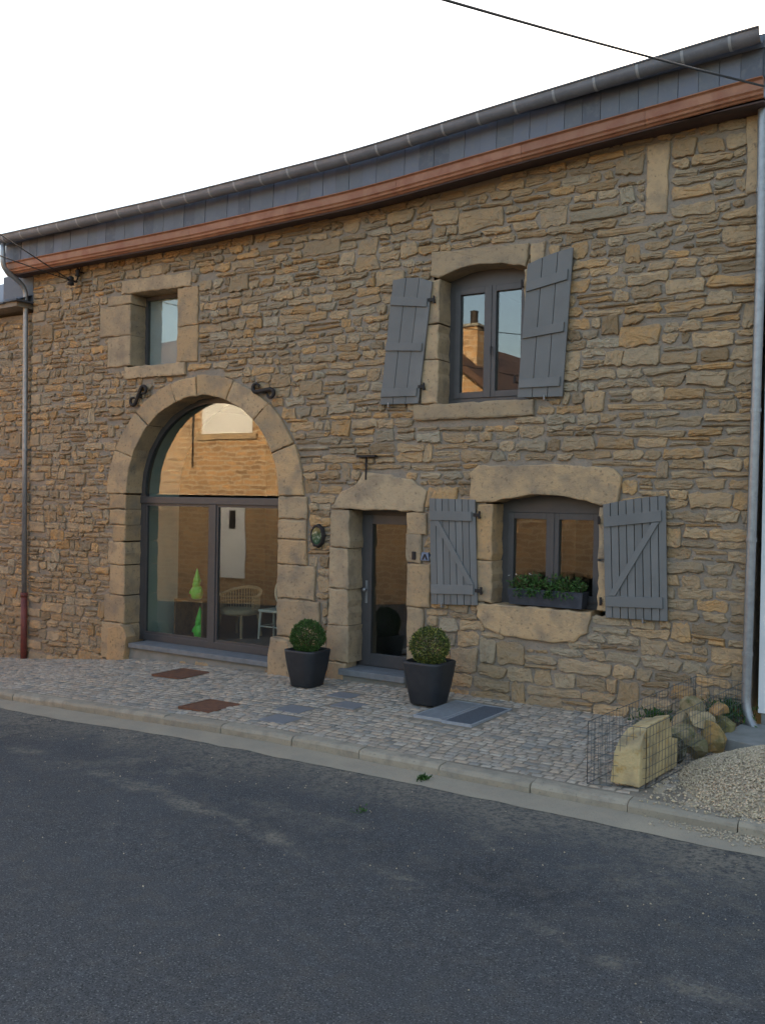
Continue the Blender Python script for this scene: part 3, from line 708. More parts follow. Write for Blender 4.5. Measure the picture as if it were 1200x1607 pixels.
MB().tube([((UPW[0] + UPW[1]) / 2 + .03, FY - .06, 4.12), ((UPW[0] + UPW[1]) / 2 + .03, FY - .09, 4.12), ((UPW[0] + UPW[1]) / 2 + .03, FY - .09, 4.02)], .010, 8).build('window_handle', M['frame'], w_up)
f = MB(); rect_ring(f, SML[0] - .01, SML[1] + .01, SML[2] - .01, SML[3] + .01, .055, FY, FY + .06); w_s = f.build('small_window', M['frame'], house)
MB().box((SML[0] + .04, FY + .02, SML[2] + .04), (SML[1] - .04, FY + .026, SML[3] - .04)).build('pane', M['glass'], w_s)
MB().box((SML[0] + .05, FY + .055, SML[2] + .03), (SML[1] - .03, FY + .065, SML[3] - .03)).build('blind', M['cloth'], w_s)

# --- shutters (corners: tl, tr, bl, br in (u,z))
def shutter(tl, tr, bl, br, nplank, battens, brace, hinge_right, arc=0., y0=-.075):
    root = bpy.data.objects.new('shutter', None); COL.objects.link(root); root.parent = house; root.location = (bl[0], y0, bl[1])
    def P(s, t):                                           # s 0..1 across, t 0..1 up
        a = (lerp(bl[0], br[0], s), lerp(bl[1], br[1], s)); c = (lerp(tl[0], tr[0], s), lerp(tl[1], tr[1], s)); return (lerp(a[0], c[0], t), lerp(a[1], c[1], t))
    g = .006
    for i in range(nplank):
        s0, s1 = i / nplank + g, (i + 1) / nplank - g; k = rnd.uniform(.9, 1.08); dy = rnd.uniform(-.002, .002)
        top = lambda s: 1 + arc(s)
        MB().prism([P(s0, 0), P(s1, 0), P(s1, top(s1)), P(s0, top(s0))], y0 + dy, y0 + .024 + dy, (k, k, k)).build('plank', M['shutter'], root, bevel=.003)
    for t0, t1, s0, s1 in battens:
        k = rnd.uniform(.92, 1.06); MB().prism([P(s0, t0), P(s1, t0), P(s1, t1), P(s0, t1)], y0 - .024, y0 - .001, (k, k, k)).build('batten', M['shutter'], root, bevel=.003)
    if brace:
        (sa, ta), (sb, tb) = brace; w = .11
        MB().prism([P(sa - w * .55, ta), P(sa + w * .55, ta), P(sb + w * .55, tb), P(sb - w * .55, tb)][::1], y0 - .022, y0 - .001, (1, 1, 1)).build('brace', M['shutter'], root, bevel=.003)
    hs = 1.0 if hinge_right else 0.0; sg = 1 if hinge_right else -1
    for t in (.14, .86):
        a = P(hs, t); MB().box((a[0] - .03, y0 - .006, a[1] - .02), (a[0] + sg * .05 + .012, y0 + .006, a[1] + .02)).tube([(a[0] + sg * .05, y0, a[1] - .045), (a[0] + sg * .05, y0, a[1] + .045)], .014, 8).tube([(a[0] + sg * .05, y0, a[1] - .03), (a[0] + sg * .05, .03, a[1] - .03)], .010, 6).build('hinge', M['iron'], root)
    a = P(1 - hs if hinge_right else .8, 0.0); a = P(.25 if hinge_right else .62, 0)
    MB().tube([(a[0], .02, a[1] - .03), (a[0], y0 - .03, a[1] - .03), (a[0], y0 - .03, a[1] + .02)], .009, 6).build('shutter_catch', M['galv'], root)
    return root
Y = -.06
shutter(W(617, 440, Y), W(679, 444, Y), W(597, 635, Y), W(657, 633, Y), 3, [(.06, .13, .02, .94), (.435, .50, .02, .94), (.80, .87, .02, .94)], None, True, lambda s: .035 * math.sin(math.pi * min(1, s * 1.0) * .9))
shutter(W(828, 415, Y), W(900, 388, Y), W(812, 624, Y), W(883, 622, Y), 3, [(.07, .135, .03, .93), (.44, .505, .03, .93), (.79, .86, .03, .93)], None, False, lambda s: 0.012 * math.sin(math.pi * s))
shutter(W(674, 783, Y), W(746, 785, Y), W(677, 948, Y), W(750, 950, Y), 7, [(.10, .19, .02, .93), (.80, .89, .02, .93)], ((.88, .195), (.16, .795)), True, lambda s: .006)
shutter(W(946, 792, Y), W(1045, 778, Y), W(950, 969, Y), W(1048, 975, Y), 8, [(.10, .19, .02, .93), (.80, .89, .02, .93)], ((.12, .195), (.84, .795)), False, lambda s: .012 * math.sin(math.pi * s))

# --- small ironwork fixed to the wall
def scroll(c, ang, s):
    r = .055; left = [(-.13 + r * math.cos(R_(a)), -.02 + r * math.sin(R_(a))) for a in range(30, 301, 27)]
    allp = left + [(-.05, -.035), (0, 0), (.05, .035)] + [(-x, -z) for x, z in left[::-1]]
    ca, sa = math.cos(ang), math.sin(ang)
    return [(c[0] + s * (x * ca - z * sa), -.065, c[1] + s * (x * sa + z * ca)) for x, z in allp]
for px, py, ang in ((218, 621, R_(28)), (414, 613, R_(-28))):
    c = W(px, py, -.05); pts = scroll(c, ang, 1.05)
    MB().tube(pts, [.014 + .016 * math.sin(math.pi * k / (len(pts) - 1)) for k in range(len(pts))], 8).box((c[0] - .03, -.06, c[1] - .03), (c[0] + .03, .02, c[1] + .03)).build('wall_anchor', M['iron'], house, smooth=True)
c = W(577, 716, -.03)
MB().box((c[0] - .14, -.09, c[1] - .012), (c[0] + .14, -.01, c[1] + .014)).tube([(c[0] - .01, -.05, c[1] - .01), (c[0] - .015, -.045, c[1] - .30)], .013, 6).build('iron_bracket', M['iron'], house)
c = W(649, 872, -.05); MB().box((c[0] - .025, -.062, c[1] - .05), (c[0] + .025, -.03, c[1] + .05)).build('doorbell', M['iron'], house, bevel=.006)
c = W(667, 874, -.04); hp = MB().prism([(c[0] - .06, c[1] - .045), (c[0] + .06, c[1] - .045), (c[0] + .045, c[1] + .055), (c[0] - .045, c[1] + .055)], -.05, .0).build('wall_plate', M['blueplate'], house)
MB().prism([(c[0] - .04, c[1] - .035), (c[0] - .02, c[1] - .035), (c[0], c[1] + .01), (c[0] + .02, c[1] - .035), (c[0] + .04, c[1] - .035), (c[0] + .01, c[1] + .035), (c[0] - .01, c[1] + .035)], -.056, -.049).build('plate_mark', M['iron'], hp)
# oval glazed plaque hanging between arch and door
c = W(498, 841, -.06); pl = thing('oval_plaque', 'small oval green plaque in dark scalloped frame beside the door', 'plaque', (c[0], -.05, c[1]))
b = MB()
n = 28; rim = []
for r, y in ((.135, .03), (.14, -.02), (.115, -.045), (.10, -.03)):
    for k in range(n):
        a = 2 * math.pi * k / n; rr = r * (1 + .05 * math.cos(9 * a)) if r > .11 else r; rim.append((c[0] + rr * .78 * math.cos(a), -.05 + y, c[1] + rr * 1.12 * math.sin(a)))
b.add(rim, [(i * n + k, i * n + (k + 1) % n, (i + 1) * n + (k + 1) % n, (i + 1) * n + k) for i in range(3) for k in range(n)] + [tuple(range(n))]).build('frame', M['iron'], pl, smooth=True)
g = [(c[0], -.098, c[1])] + [(c[0] + .102 * .78 * math.cos(2 * math.pi * k / n), -.082, c[1] + .102 * 1.12 * math.sin(2 * math.pi * k / n)) for k in range(n)]
MB().add(g, [(0, 1 + (k + 1) % n, 1 + k) for k in range(n)]).build('glazed_disc', M['glassgreen'], pl, smooth=True)

# --- rooms behind the glass
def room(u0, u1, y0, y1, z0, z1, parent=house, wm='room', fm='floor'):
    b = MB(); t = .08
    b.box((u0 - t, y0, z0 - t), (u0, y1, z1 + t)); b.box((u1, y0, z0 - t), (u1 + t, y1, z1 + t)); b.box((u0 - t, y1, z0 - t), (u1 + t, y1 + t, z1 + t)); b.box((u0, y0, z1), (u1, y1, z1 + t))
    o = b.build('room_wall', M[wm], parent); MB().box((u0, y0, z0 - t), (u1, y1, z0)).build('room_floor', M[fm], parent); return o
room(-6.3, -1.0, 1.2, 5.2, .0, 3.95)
e = MB()                                                   # plastered splay between window and room
for k in range(24):
    a, c = math.pi * k / 24, math.pi * (k + 1) / 24
    e.add([(ell(a, A_R - .02, A_RZ)[0], .43, ell(a, A_R, A_RZ)[1]), (ell(c, A_R - .02, A_RZ)[0], .43, ell(c, A_R, A_RZ)[1]), (ell(c, A_R + .1, A_RZ + .1)[0], 1.2, ell(c, A_R, A_RZ + .1)[1]), (ell(a, A_R + .1, A_RZ + .1)[0], 1.2, ell(a, A_R, A_RZ + .1)[1])], [(0, 1, 2, 3)])
for s in (-1, 1): e.add([(A_C + s * (A_R - .02), .43, 0), (A_C + s * (A_R + .1), 1.2, 0), (A_C + s * (A_R + .1), 1.2, A_SP), (A_C + s * (A_R - .02), .43, A_SP)], [(0, 1, 2, 3)])
e.build('plaster_splay', M['plaster'], house)
MB().box((A_C - A_R - .1, .37, -.1), (A_C + A_R + .1, 1.199, -.002)).build('inner_floor', M['floor'], house)
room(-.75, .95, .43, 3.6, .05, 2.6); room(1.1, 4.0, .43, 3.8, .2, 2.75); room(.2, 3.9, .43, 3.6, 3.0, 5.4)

# ================================================================== THINGS ON AND IN THE HOUSE
# window box
ux0, uz0 = 1.76, 1.05
wbx = thing('window_box', 'dark zinc window box with leafy herbs and white flowers on the lower sill', 'planter', (2.25, .05, uz0))
b = MB(); x0, x1, y0, y1, z0, z1 = 1.78, 2.70, -.04, .16, uz0 + .004, uz0 + .19
ti = .02
vs = [(x0 + ti, y0 + ti, z0), (x1 - ti, y0 + ti, z0), (x1 - ti, y1 - ti, z0), (x0 + ti, y1 - ti, z0), (x0, y0, z1), (x1, y0, z1), (x1, y1, z1), (x0, y1, z1), (x0 + .012, y0 + .012, z1), (x1 - .012, y0 + .012, z1), (x1 - .012, y1 - .012, z1), (x0 + .012, y1 - .012, z1), (x0 + .02, y0 + .02, z1 - .03), (x1 - .02, y0 + .02, z1 - .03), (x1 - .02, y1 - .02, z1 - .03), (x0 + .02, y1 - .02, z1 - .03)]
fs = [(0, 3, 2, 1)] + [(i, (i + 1) % 4, (i + 1) % 4 + 4, i + 4) for i in range(4)] + [(4 + i, 4 + (i + 1) % 4, 8 + (i + 1) % 4, 8 + i) for i in range(4)] + [(8 + i, 8 + (i + 1) % 4, 12 + (i + 1) % 4, 12 + i) for i in range(4)]
b.add(vs, fs).build('trough', M['trough'], wbx)
MB().box((x0 + .02, y0 + .02, z1 - .05), (x1 - .02, y1 - .02, z1 - .028)).build('soil', M['soil'], wbx)
def leaf(b, p, d, ln, w, col):
    d = Vector(d).normalized(); s = d.cross(Vector((rnd.uniform(-1, 1), rnd.uniform(-1, 1), rnd.uniform(-1, 1)))); s = s.normalized() if s.length > 1e-3 else d.orthogonal().normalized()
    n = d.cross(s); p = Vector(p); m = p + d * ln * .5 + n * ln * .08
    b.add([p, m + s * w / 2, p + d * ln, m - s * w / 2], [(0, 1, 2), (0, 2, 3)], col)
lf = MB(); stems = MB(); fl = MB()
for i in range(90):
    x = rnd.uniform(x0 + .03, x1 - .03); y = rnd.uniform(y0 + .02, y1 - .02); base = Vector((x, y, z1 - .03)); hh = rnd.uniform(.08, .24) * (1 - .35 * abs((x - 2.25) / .48))
    top = base + Vector((rnd.uniform(-.07, .07), rnd.uniform(-.10, .04), hh)); stems.tube([base, (base + top) / 2 + Vector((rnd.uniform(-.01, .01),) * 3), top], .003, 4)
    for k in range(16):
        t = rnd.uniform(.2, 1); p = base.lerp(top, t); s = rnd.uniform(.5, 1.5); leaf(lf, p, (rnd.uniform(-1, 1), rnd.uniform(-1, 1), rnd.uniform(-.2, .9)), rnd.uniform(.03, .065), rnd.uniform(.012, .026), (s * .9, s, s * .9))
    if x < 2.05 and rnd.random() < .2:
        for k in range(5): leaf(fl, top + Vector((0, 0, .05)), (rnd.uniform(-1, 1), rnd.uniform(-1, 1), .4), .02, .012, (1, 1, 1))
        stems.tube([top, top + Vector((0, 0, .05))], .002, 4)
for i in range(28):                                        # trailing front
    x = rnd.uniform(x0 + .12, x1 - .1); z = z1 - rnd.uniform(.0, .09)
    for k in range(7): s = rnd.uniform(.5, 1.3); leaf(lf, (x + rnd.uniform(-.03, .03), y0 - rnd.uniform(.0, .03), z + rnd.uniform(-.02, .03)), (rnd.uniform(-1, 1), rnd.uniform(-1, .2), rnd.uniform(-1, .6)), .045, .018, (s * .8, s, s * .8))
lf.build('foliage', M['leaf'], wbx); stems.build('stems', M['stem'], wbx); fl.build('flowers', M['petal'], wbx)

# potted box balls
def potted(loc, label, leafm, rad, n, varieg, s):
    t = thing('potted_boxwood', label, 'potted plant', loc, 'square pots with clipped box balls beside the door')
    x, y, z = loc; a, c, hgt = .235 * s, .165 * s, .46 * s
    prof = [(c * .96, 0), (c, .012), (lerp(c, a, .55), hgt * .45), (lerp(c, a, .86), hgt * .75), (a, hgt - .03), (a + .004, hgt - .008), (a - .004, hgt), (a - .028, hgt), (a - .034, hgt - .01), (a - .04, hgt - .08)]
    b = MB(); m = 24
    def sq(k):                                              # rounded square
        an = 2 * math.pi * (k + .5) / m; cx, sx = math.cos(an), math.sin(an); p = 6.0; d = (abs(cx) ** p + abs(sx) ** p) ** (-1 / p); return cx * d, sx * d
    for r, zz_ in prof:
        for k in range(m): p, q = sq(k); b.v.append((x + r * p, y + r * q, z + zz_)); b.c.append((1, 1, 1))
    for i in range(len(prof) - 1):
        for k in range(m): k2 = (k + 1) % m; b.f.append((i * m + k, i * m + k2, (i + 1) * m + k2, (i + 1) * m + k))
    b.f.append(tuple(range(m))[::-1]); b.build('pot', M['pot'], t, smooth=False, bevel=0)
    bpy.data.objects[t.children[0].name].data.polygons.foreach_set('use_smooth', [True] * len(b.f))
    b = MB(); b.add([(x + (a - .03) * sq(k)[0], y + (a - .03) * sq(k)[1], z + hgt - .06) for k in range(m)], [tuple(range(m))]).build('soil', M['soil'], t)
    cz = z + hgt + rad * .72
    st_ = MB(); lf = MB()
    for i in range(12):
        an = rnd.uniform(0, 6.28); p = Vector((math.cos(an), math.sin(an), rnd.uniform(.2, 1.2))).normalized() * rad * .85
        st_.tube([(x, y, z + hgt - .07), (x + p.x * .4, y + p.y * .4, cz + p.z * .1 - rad * .3), (x + p.x, y + p.y, cz + p.z * .8)], [.010, .006, .003], 5)
    st_.build('stem', M['stem'], t)
    for i in range(n):
        d = Vector((rnd.gauss(0, 1), rnd.gauss(0, 1), rnd.gauss(0, 1))).normalized()
        lump = 1 + .09 * NZ(d.x * 2.6 + loc[0] * 3, d.y * 2.6, d.z * 2.6) + .06 * NZ(d.x * 7, d.y * 7, d.z * 7 + loc[0])
        r = rad * lump * (1 - abs(rnd.gauss(0, .13))) ; r = min(r, rad * lump * 1.02)
        if rnd.random() < .02: r *= 1.07
        p = Vector((x, y, cz)) + Vector((d.x, d.y, d.z * .95)) * r
        k = rnd.uniform(.55, 1.45); col = (k * .95, k, k * .85)
        if varieg and rnd.random() < .34: col = (k * 2.0, k * 1.75, k * 1.6)
        elif varieg: col = (k * .5, k * .62, k * .6)
        dd = d * .8 + Vector((rnd.uniform(-1, 1), rnd.uniform(-1, 1), rnd.uniform(-.6, 1)))
        leaf(lf, p, dd, rnd.uniform(.018, .034), rnd.uniform(.010, .018), col)
    lf.build('foliage', leafm, t)
    return t
potted((-.70, -.60, pav(-.7, -.6) + .003), 'clipped dark green box ball in square dark pot between arch and door', M['leaf'], .215, 5200, False, 1.0)
potted((1.13, -.70, pav(1.13, -.70) + .012), 'clipped yellow-variegated box ball in square dark pot next to metal gratings', M['leafv'], .225, 5200, True, 1.06)

# light-well gratings
for i, (a, b_, c, e) in enumerate(GRATES):
    z = pav((a + b_) / 2, (c + e) / 2); y0 = z - .03
    t = thing('light_well_grating', ('pale metal light-well grating partly under the variegated box pot', 'darker metal mesh grating lying beside the pale one by the wall')[i], 'grating', ((a + b_) / 2, (c + e) / 2, z - .03))
    f = MB(); w = .022; zt = z + .012
    f.box((a, c, y0), (b_, c + w, zt)); f.box((a, e - w, y0), (b_, e, zt)); f.box((a, c + w, y0), (a + w, e - w, zt)); f.box((b_ - w, c + w, y0), (b_, e - w, zt)); f.build('frame', M['grate'], t)
    MB().box((a + w, c + w, y0), (b_ - w, e - w, zt - .022)).build('tray', M['mesh'] if i else M['grate'], t)
    g = MB(); x = a + w + .008
    while x < b_ - w - .004: g.box((x, c + w, zt - .020), (x + .004, e - w, zt - .004)); x += .016
    y = c + w + .02
    while y < e - w: g.box((a + w, y, zt - .017), (b_ - w, y + .004, zt - .006)); y += .04
    g.build('bars', M['mesh'] if i else M['grate'], t)

# ================================================================== GABION CORNER
def rock_geo(c, s, seed, sub=2, amp=.28, flat=.5):
    bm = bmesh.new(); bmesh.ops.create_icosphere(bm, subdivisions=sub, radius=1)
    rot = Matrix.Rotation(seed * 1.7, 3, 'Z') @ Matrix.Rotation(math.sin(seed) * .3, 3, 'X')
    planes = []; rr = random.Random(seed)
    for k in range(14): planes.append((Vector((rr.gauss(0, 1), rr.gauss(0, 1), rr.gauss(0, 1))).normalized(), rr.uniform(.42, .8)))
    for v in bm.verts:
        p = v.co.copy()
        for n, d in planes:
            q = p.dot(n)
            if q > d: p -= n * (q - d)
        p *= 1.18 + amp * .5 * noise.noise(p * 2.2 + Vector((seed * 7.1, 0, 0)))
        p = rot @ Vector((p.x * s[0], p.y * s[1], p.z * s[2])); v.co = Vector(c) + p
    vs = [v.co.copy() for v in bm.verts]; fs = [tuple(v.index for v in f.verts) for f in bm.faces]; bm.free(); return vs, fs
GX0, GX1, GY0, GY1 = 3.72, 4.20, -2.52, -.10; GZ = pav(4, -1.3); GH = .52
def basket_x(y): return lerp(0, .22, (y - GY0) / (GY1 - GY0))       # the basket leans towards the downpipe
gab = thing('gabion_basket', 'empty wire mesh gabion basket standing round stones by the downpipe', 'basket', ((GX0 + GX1) / 2, GY0, GZ))
def wires(p00, p10, p01, p11, nu, nv, name, r=.0020):
    b = MB(); p00, p10, p01, p11 = map(Vector, (p00, p10, p01, p11))
    for i in range(nu + 1): t = i / nu; b.tube([p00.lerp(p10, t), p01.lerp(p11, t)], r * (1.5 if i in (0, nu) else 1), 4)
    for j in range(nv + 1): t = j / nv; b.tube([p00.lerp(p01, t), p10.lerp(p11, t)], r * (1.5 if j in (0, nv) else 1), 4)
    return b.build(name, M['wire'], gab)
zl = lambda x, y: pav(x, y) + .006
c00, c10, c01, c11 = (GX0, GY0 + .0), (GX1 - .03, GY0 + .14), (GX0 + .25, GY1), (GX1 + .25, GY1)
def pz(c, h): return (c[0], c[1], zl(*c) + h)
wires(pz(c00, 0), pz(c10, 0), pz(c00, GH), pz(c10, GH - .02), 9, 6, 'mesh_panel'); wires(pz(c10, 0), pz(c11, 0), pz(c10, GH - .02), pz(c11, GH + .02), 36, 6, 'mesh_panel')
wires(pz(c00, 0), pz(c01, 0), pz(c00, GH), pz(c01, GH + .02), 36, 6, 'mesh_panel'); wires(pz(c01, 0), pz(c11, 0), pz(c01, GH + .02), pz(c11, GH + .02), 8, 6, 'mesh_panel')
# big cut block with a stepped end
bx = (4.05, -2.02); zb_ = pav(4, -2)
prof = [(-.43, 0), (-.43, .33), (-.36, .43), (-.22, .49), (.20, .50), (.27, .32), (.29, .27), (.42, .25), (.42, 0)]
bm = bmesh.new(); vv = []
ax = Vector((.085, 1, 0)).normalized(); sx = Vector((1, -.085, 0))
def blk(s, a, z):
    lean = .06 * (z / .5) * (1 if s < 0 else 0)
    return Vector((bx[0], bx[1], zb_ + .02)) + ax * a + sx * (s * .128 + lean) + Vector((0, 0, z))
b = MB(); n = len(prof); cols = 5; vs = []
for j in range(cols):
    s = lerp(-1, 1, j / (cols - 1))
    for a, z in prof:
        drop = .07 * (1 - s) * .5 * (1 if z > .3 else 0)
        p = blk(s, a, max(0, z - drop)); q = .022 if s < .9 else .006
        vs.append(p + Vector((NZ(p.x * 7, p.y * 7, p.z * 7), NZ(p.x * 7 + 5, p.y * 7, p.z * 7), NZ(p.x * 7, p.y * 7 + 9, p.z * 7) * (1 if z > .02 else 0))) * q)
fs = [(j * n + i, j * n + (i + 1) % n, (j + 1) * n + (i + 1) % n, (j + 1) * n + i) for j in range(cols - 1) for i in range(n)] + [tuple(range(n))[::-1], tuple((cols - 1) * n + i for i in range(n))]
o = b.add(vs, fs).build('cut_stone_block', M['yellow'], None, bevel=.012)
fix_normals(o.data); tag(o, 'large yellow cut stone block with stepped end inside the wire basket', 'stone block')
ROCKS = [((4.12, -1.42), (.13, .15, .16), .6, 'dark slate-grey boulder just behind the yellow cut block', (.16, .17, .2)),
         ((4.27, -1.20), (.12, .16, .15), .5, 'grey-brown boulder at the gravel edge of the rubble pile', (.7, .68, .6)),
         ((4.05, -1.0), (.17, .18, .17), .55, 'broad tan boulder in the middle of the rubble pile', (1.15, 1.1, 1.0)),
         ((4.33, -.85), (.15, .17, .20), .5, 'orange-stained boulder beside the concrete slab', (1.25, 1.0, .65)),
         ((3.98, -.55), (.18, .18, .19), .55, 'pale flat boulder leaning on the house wall', (1.3, 1.25, 1.2)),
         ((4.28, -.46), (.17, .18, .20), .5, 'mossy boulder next to the downpipe bend', (.8, .85, .6)),
         ((4.20, -.80), (.14, .14, .12), 1.3, 'small pale stone on top of the rubble pile', (1.5, 1.4, 1.3)),
         ((4.10, -.62), (.13, .15, .11), 1.45, 'grey stone perched highest on the rubble pile', (1.1, 1.08, 1.0)),
         ((4.32, -.62), (.11, .13, .09), 1.5, 'reddish stone lying on the mossy boulder', (1.4, 1.0, .7))]
for i, ((x, y), s, zf, lab, col) in enumerate(ROCKS):
    z = pav(x, y) + s[2] * .68 if zf < 1 else pav(x, y) + .28 + (zf - 1.3) * .3
    vs, fs = rock_geo((x, y, z), s, i + 3)
    o = MB().add(vs, fs, col).build('boulder', M['mossy'], None); tag(o, lab, 'boulder', 'rubble stones in the gabion corner')
sb = MB().add([(4.36, -.78, -.10), (5.1, -.95, -.10), (5.2, -.10, -.10), (4.45, -.02, -.10), (4.36, -.78, .03), (5.1, -.95, .02), (5.2, -.10, .04), (4.45, -.02, .05)], [(0, 3, 2, 1), (4, 5, 6, 7), (0, 1, 5, 4), (1, 2, 6, 5), (2, 3, 7, 6), (3, 0, 4, 7)]).build('concrete_slab', M['concrete'], None, bevel=.01)
tag(sb, 'weathered concrete slab under the outlet of the galvanised downpipe', 'slab')
# gravel heap
def heap(u, y):
    e = 1.0
    d = math.hypot((u - 5.3) / 1.05, (y + 1.55) / 1.15)
    return .30 * max(0, 1 - d * d) ** 1.2 if d < 1 else 0
b = MB(); nx, ny = 44, 44
for i in range(nx):
    for j in range(ny):
        u, y = lerp(4.22, 6.5, i / (nx - 1)), lerp(KERB_Y + .145, -.02, j / (ny - 1)); b.v.append((u, y, pav(u, y) - .012 + heap(u, y) + .012 * NZ(u * 6, y * 6, 0))); b.c.append((.8, .8, .8))
for i in range(nx - 1):
    for j in range(ny - 1): b.f.append((i * ny + j, (i + 1) * ny + j, (i + 1) * ny + j + 1, i * ny + j + 1))
gr = b.build('gravel_heap', M['gravel'], None, smooth=True); gr['kind'] = 'stuff'; tag(gr, 'heap of pale beige gravel against the white house', 'gravel')
b = MB(); OCT = [(1, 0, 0), (-1, 0, 0), (0, 1, 0), (0, -1, 0), (0, 0, 1), (0, 0, -1)]; OF = [(0, 2, 4), (2, 1, 4), (1, 3, 4), (3, 0, 4), (2, 0, 5), (1, 2, 5), (3, 1, 5), (0, 3, 5)]
def pebble(b, p, s, col):
    m = Matrix.Rotation(rnd.uniform(0, 6), 3, 'Z') @ Matrix.Rotation(rnd.uniform(0, 3), 3, 'X')
    f = (rnd.uniform(.7, 1.3), rnd.uniform(.6, 1.1), rnd.uniform(.5, .9)); b.add([Vector(p) + m @ Vector((q[0] * s * f[0], q[1] * s * f[1], q[2] * s * f[2])) for q in OCT], OF, col)
k = 0
while k < 30000:
    u, y = rnd.uniform(4.18, 6.4), rnd.uniform(KERB_Y + .05, -.1)
    lim = heap(u, y)
    if lim < .004 and rnd.random() > .25 * max(0, 1 - abs(u - 4.9)): 
        k += 1; continue
    c = rnd.uniform(.65, 1.3); pebble(b, (u, y, pav(u, y) + lim + .002), rnd.uniform(.006, .0145), (c, c * rnd.uniform(.93, 1.0), c * rnd.uniform(.85, 1.0))); k += 1
for k in range(420):                                       # spilled over the kerb into the channel
    u = 4.75 + rnd.gauss(.3, .3); y = KERB_Y - abs(rnd.gauss(.04, .10)); pebble(b, (u, y, road_z(u, y) + .02), rnd.uniform(.006, .014), (rnd.uniform(.6, 1.1),) * 3)
o = b.build('loose_gravel', M['gravel'], gr); o['kind'] = 'stuff'
# loose chippings on the road
b = MB()
for k in range(420):
    u, y = rnd.uniform(-5, 6), -3.0 - abs(rnd.gauss(0, 1.5)); c = rnd.uniform(.5, 1.25)
    pebble(b, (u, y, road_z(u, y) + .003), rnd.uniform(.003, .008), (c, c * .97, c * .92))
o = b.build('road_chippings', M['gravel'], None); o['kind'] = 'stuff'; tag(o, 'pale loose stone chippings scattered over the dark road', 'chippings')
# weeds
def weed(name, loc, label, n, hgt, spread, cat='weed'):
    b = MB(); x, y, z = loc
    for i in range(n):
        a = rnd.uniform(0, 6.28); r = abs(rnd.gauss(0, spread)); px, py = x + r * math.cos(a), y + r * math.sin(a); zz0 = z; s = rnd.uniform(.4, 1.2)
        leaf(b, (px, py, zz0 + rnd.uniform(0, hgt * .6)), (rnd.uniform(-1, 1), rnd.uniform(-1, 1), rnd.uniform(.3, 1.6)), rnd.uniform(.4, 1) * min(hgt, .09), rnd.uniform(.012, .022), (s * .8, s, s * .7))
    t = thing(name, label, cat, loc); b.build('foliage', M['leaf'], t)
    b = MB()
    for i in range(max(5, n // 30)): b.tube([(x + rnd.gauss(0, spread * .7), y + rnd.gauss(0, spread * .7), z - .01), (x + rnd.gauss(0, spread), y + rnd.gauss(0, spread), z + hgt * rnd.uniform(.4, .8))], .0018, 4)
    b.build('stems', M['leaf'], t); return t
weed('grass_tuft', (*G(663, 1222, -.2), pav(2.4, KERB_Y) - .11), 'small green grass tuft growing in the channel at the kerb foot', 90, .06, .035, 'grass')
weed('grass_tuft', (*G(570, 1279, -.24), road_z(2.4, -4)), 'tiny grass tuft in a crack of the dark road', 26, .03, .03, 'grass')
weed('weed_plant', (3.55, -.12, gh(3.5)), 'low dark green weeds at the wall foot beside the wire basket', 260, .20, .14)
weed('weed_plant', (4.28, -.08, gh(4.3) + .12), 'bushy dark weeds behind the boulders at the downpipe', 420, .32, .16)

# ================================================================== NEIGHBOURS
nl = thing('neighbouring_house', 'lower sandstone rubble house adjoining beyond the left-hand downpipe', 'house', (-10, 0, 0))
lw = MB().box((-19, .03, -2), (UL - .02, 8, 5.30)).build('wall', M['mortar'], nl)
b2 = rubble(-10.4, UL - .04, -1.1, lambda u: 5.24, lambda u, z: False, lambda u, z: .03, 51.0)
rest = MB()
b2.sort(key=shown, reverse=True)
for i, (vs, fs, col, ar, c) in enumerate(b2):
    if c[0] > -8.1 and i < 120: MB().add(vs, fs, col).build('rubble_stone', M['stone'], lw)
    else: rest.add(vs, fs, col)
o = rest.build('rubble_stones', M['stone'], lw); o['kind'] = 'stuff'
b = MB(); b.prism([(-19.2, 5.36), (UL - .03, 5.36), (UL - .03, 5.44), (-19.2, 5.44)], -.30, .4); ev = b.build('eaves', M['mortar'], nl)
x = -9.0
while x < UL - .1:
    w = rnd.uniform(.18, .3); k = rnd.uniform(.4, .9); dz = rnd.uniform(-.03, .03); MB().box((x, -.36 + rnd.uniform(-.05, .03), 5.445 + dz), (x + w - .008, .1, 5.475 + dz), (k, k, k)).build('slate', M['slate'], ev); x += w
b = MB(); b.add([(-19.2, -.32, 5.46), (UL - .03, -.32, 5.46), (UL - .03, 4.2, 7.4), (-19.2, 4.2, 7.4), (UL - .03, 8.4, 5.4), (-19.2, 8.4, 5.4)], [(0, 1, 2, 3), (3, 2, 4, 5)]).build('roof', M['slate'], nl)
nr = thing('white_house', 'white rendered house adjoining behind the right-hand downpipe', 'house', (9, 0, 0))
MB().box((4.575, -.05, .16), (16, 9, 6.95)).build('wall', M['white'], nr)
MB().box((4.60, -.02, -1), (15.9, .2, .158)).build('plinth', M['concrete'], nr)
MB().box((4.57, -.4, 6.96), (16, .2, 7.06)).build('eaves', M['white'], nr)
MB().add([(4.57, -.45, 7.08), (16, -.45, 7.08), (16, 4.4, 9.2), (4.57, 4.4, 9.2), (16, 9.2, 7.0), (4.57, 9.2, 7.0)], [(0, 1, 2, 3), (3, 2, 4, 5)]).build('roof', M['rooftile'], nr)
b = MB().add([(4.62, -.05, 7), (4.62, 8.9, 7), (4.62, 4.4, 9.1)], [(0, 1, 2)]).build('gable', M['white'], nr)
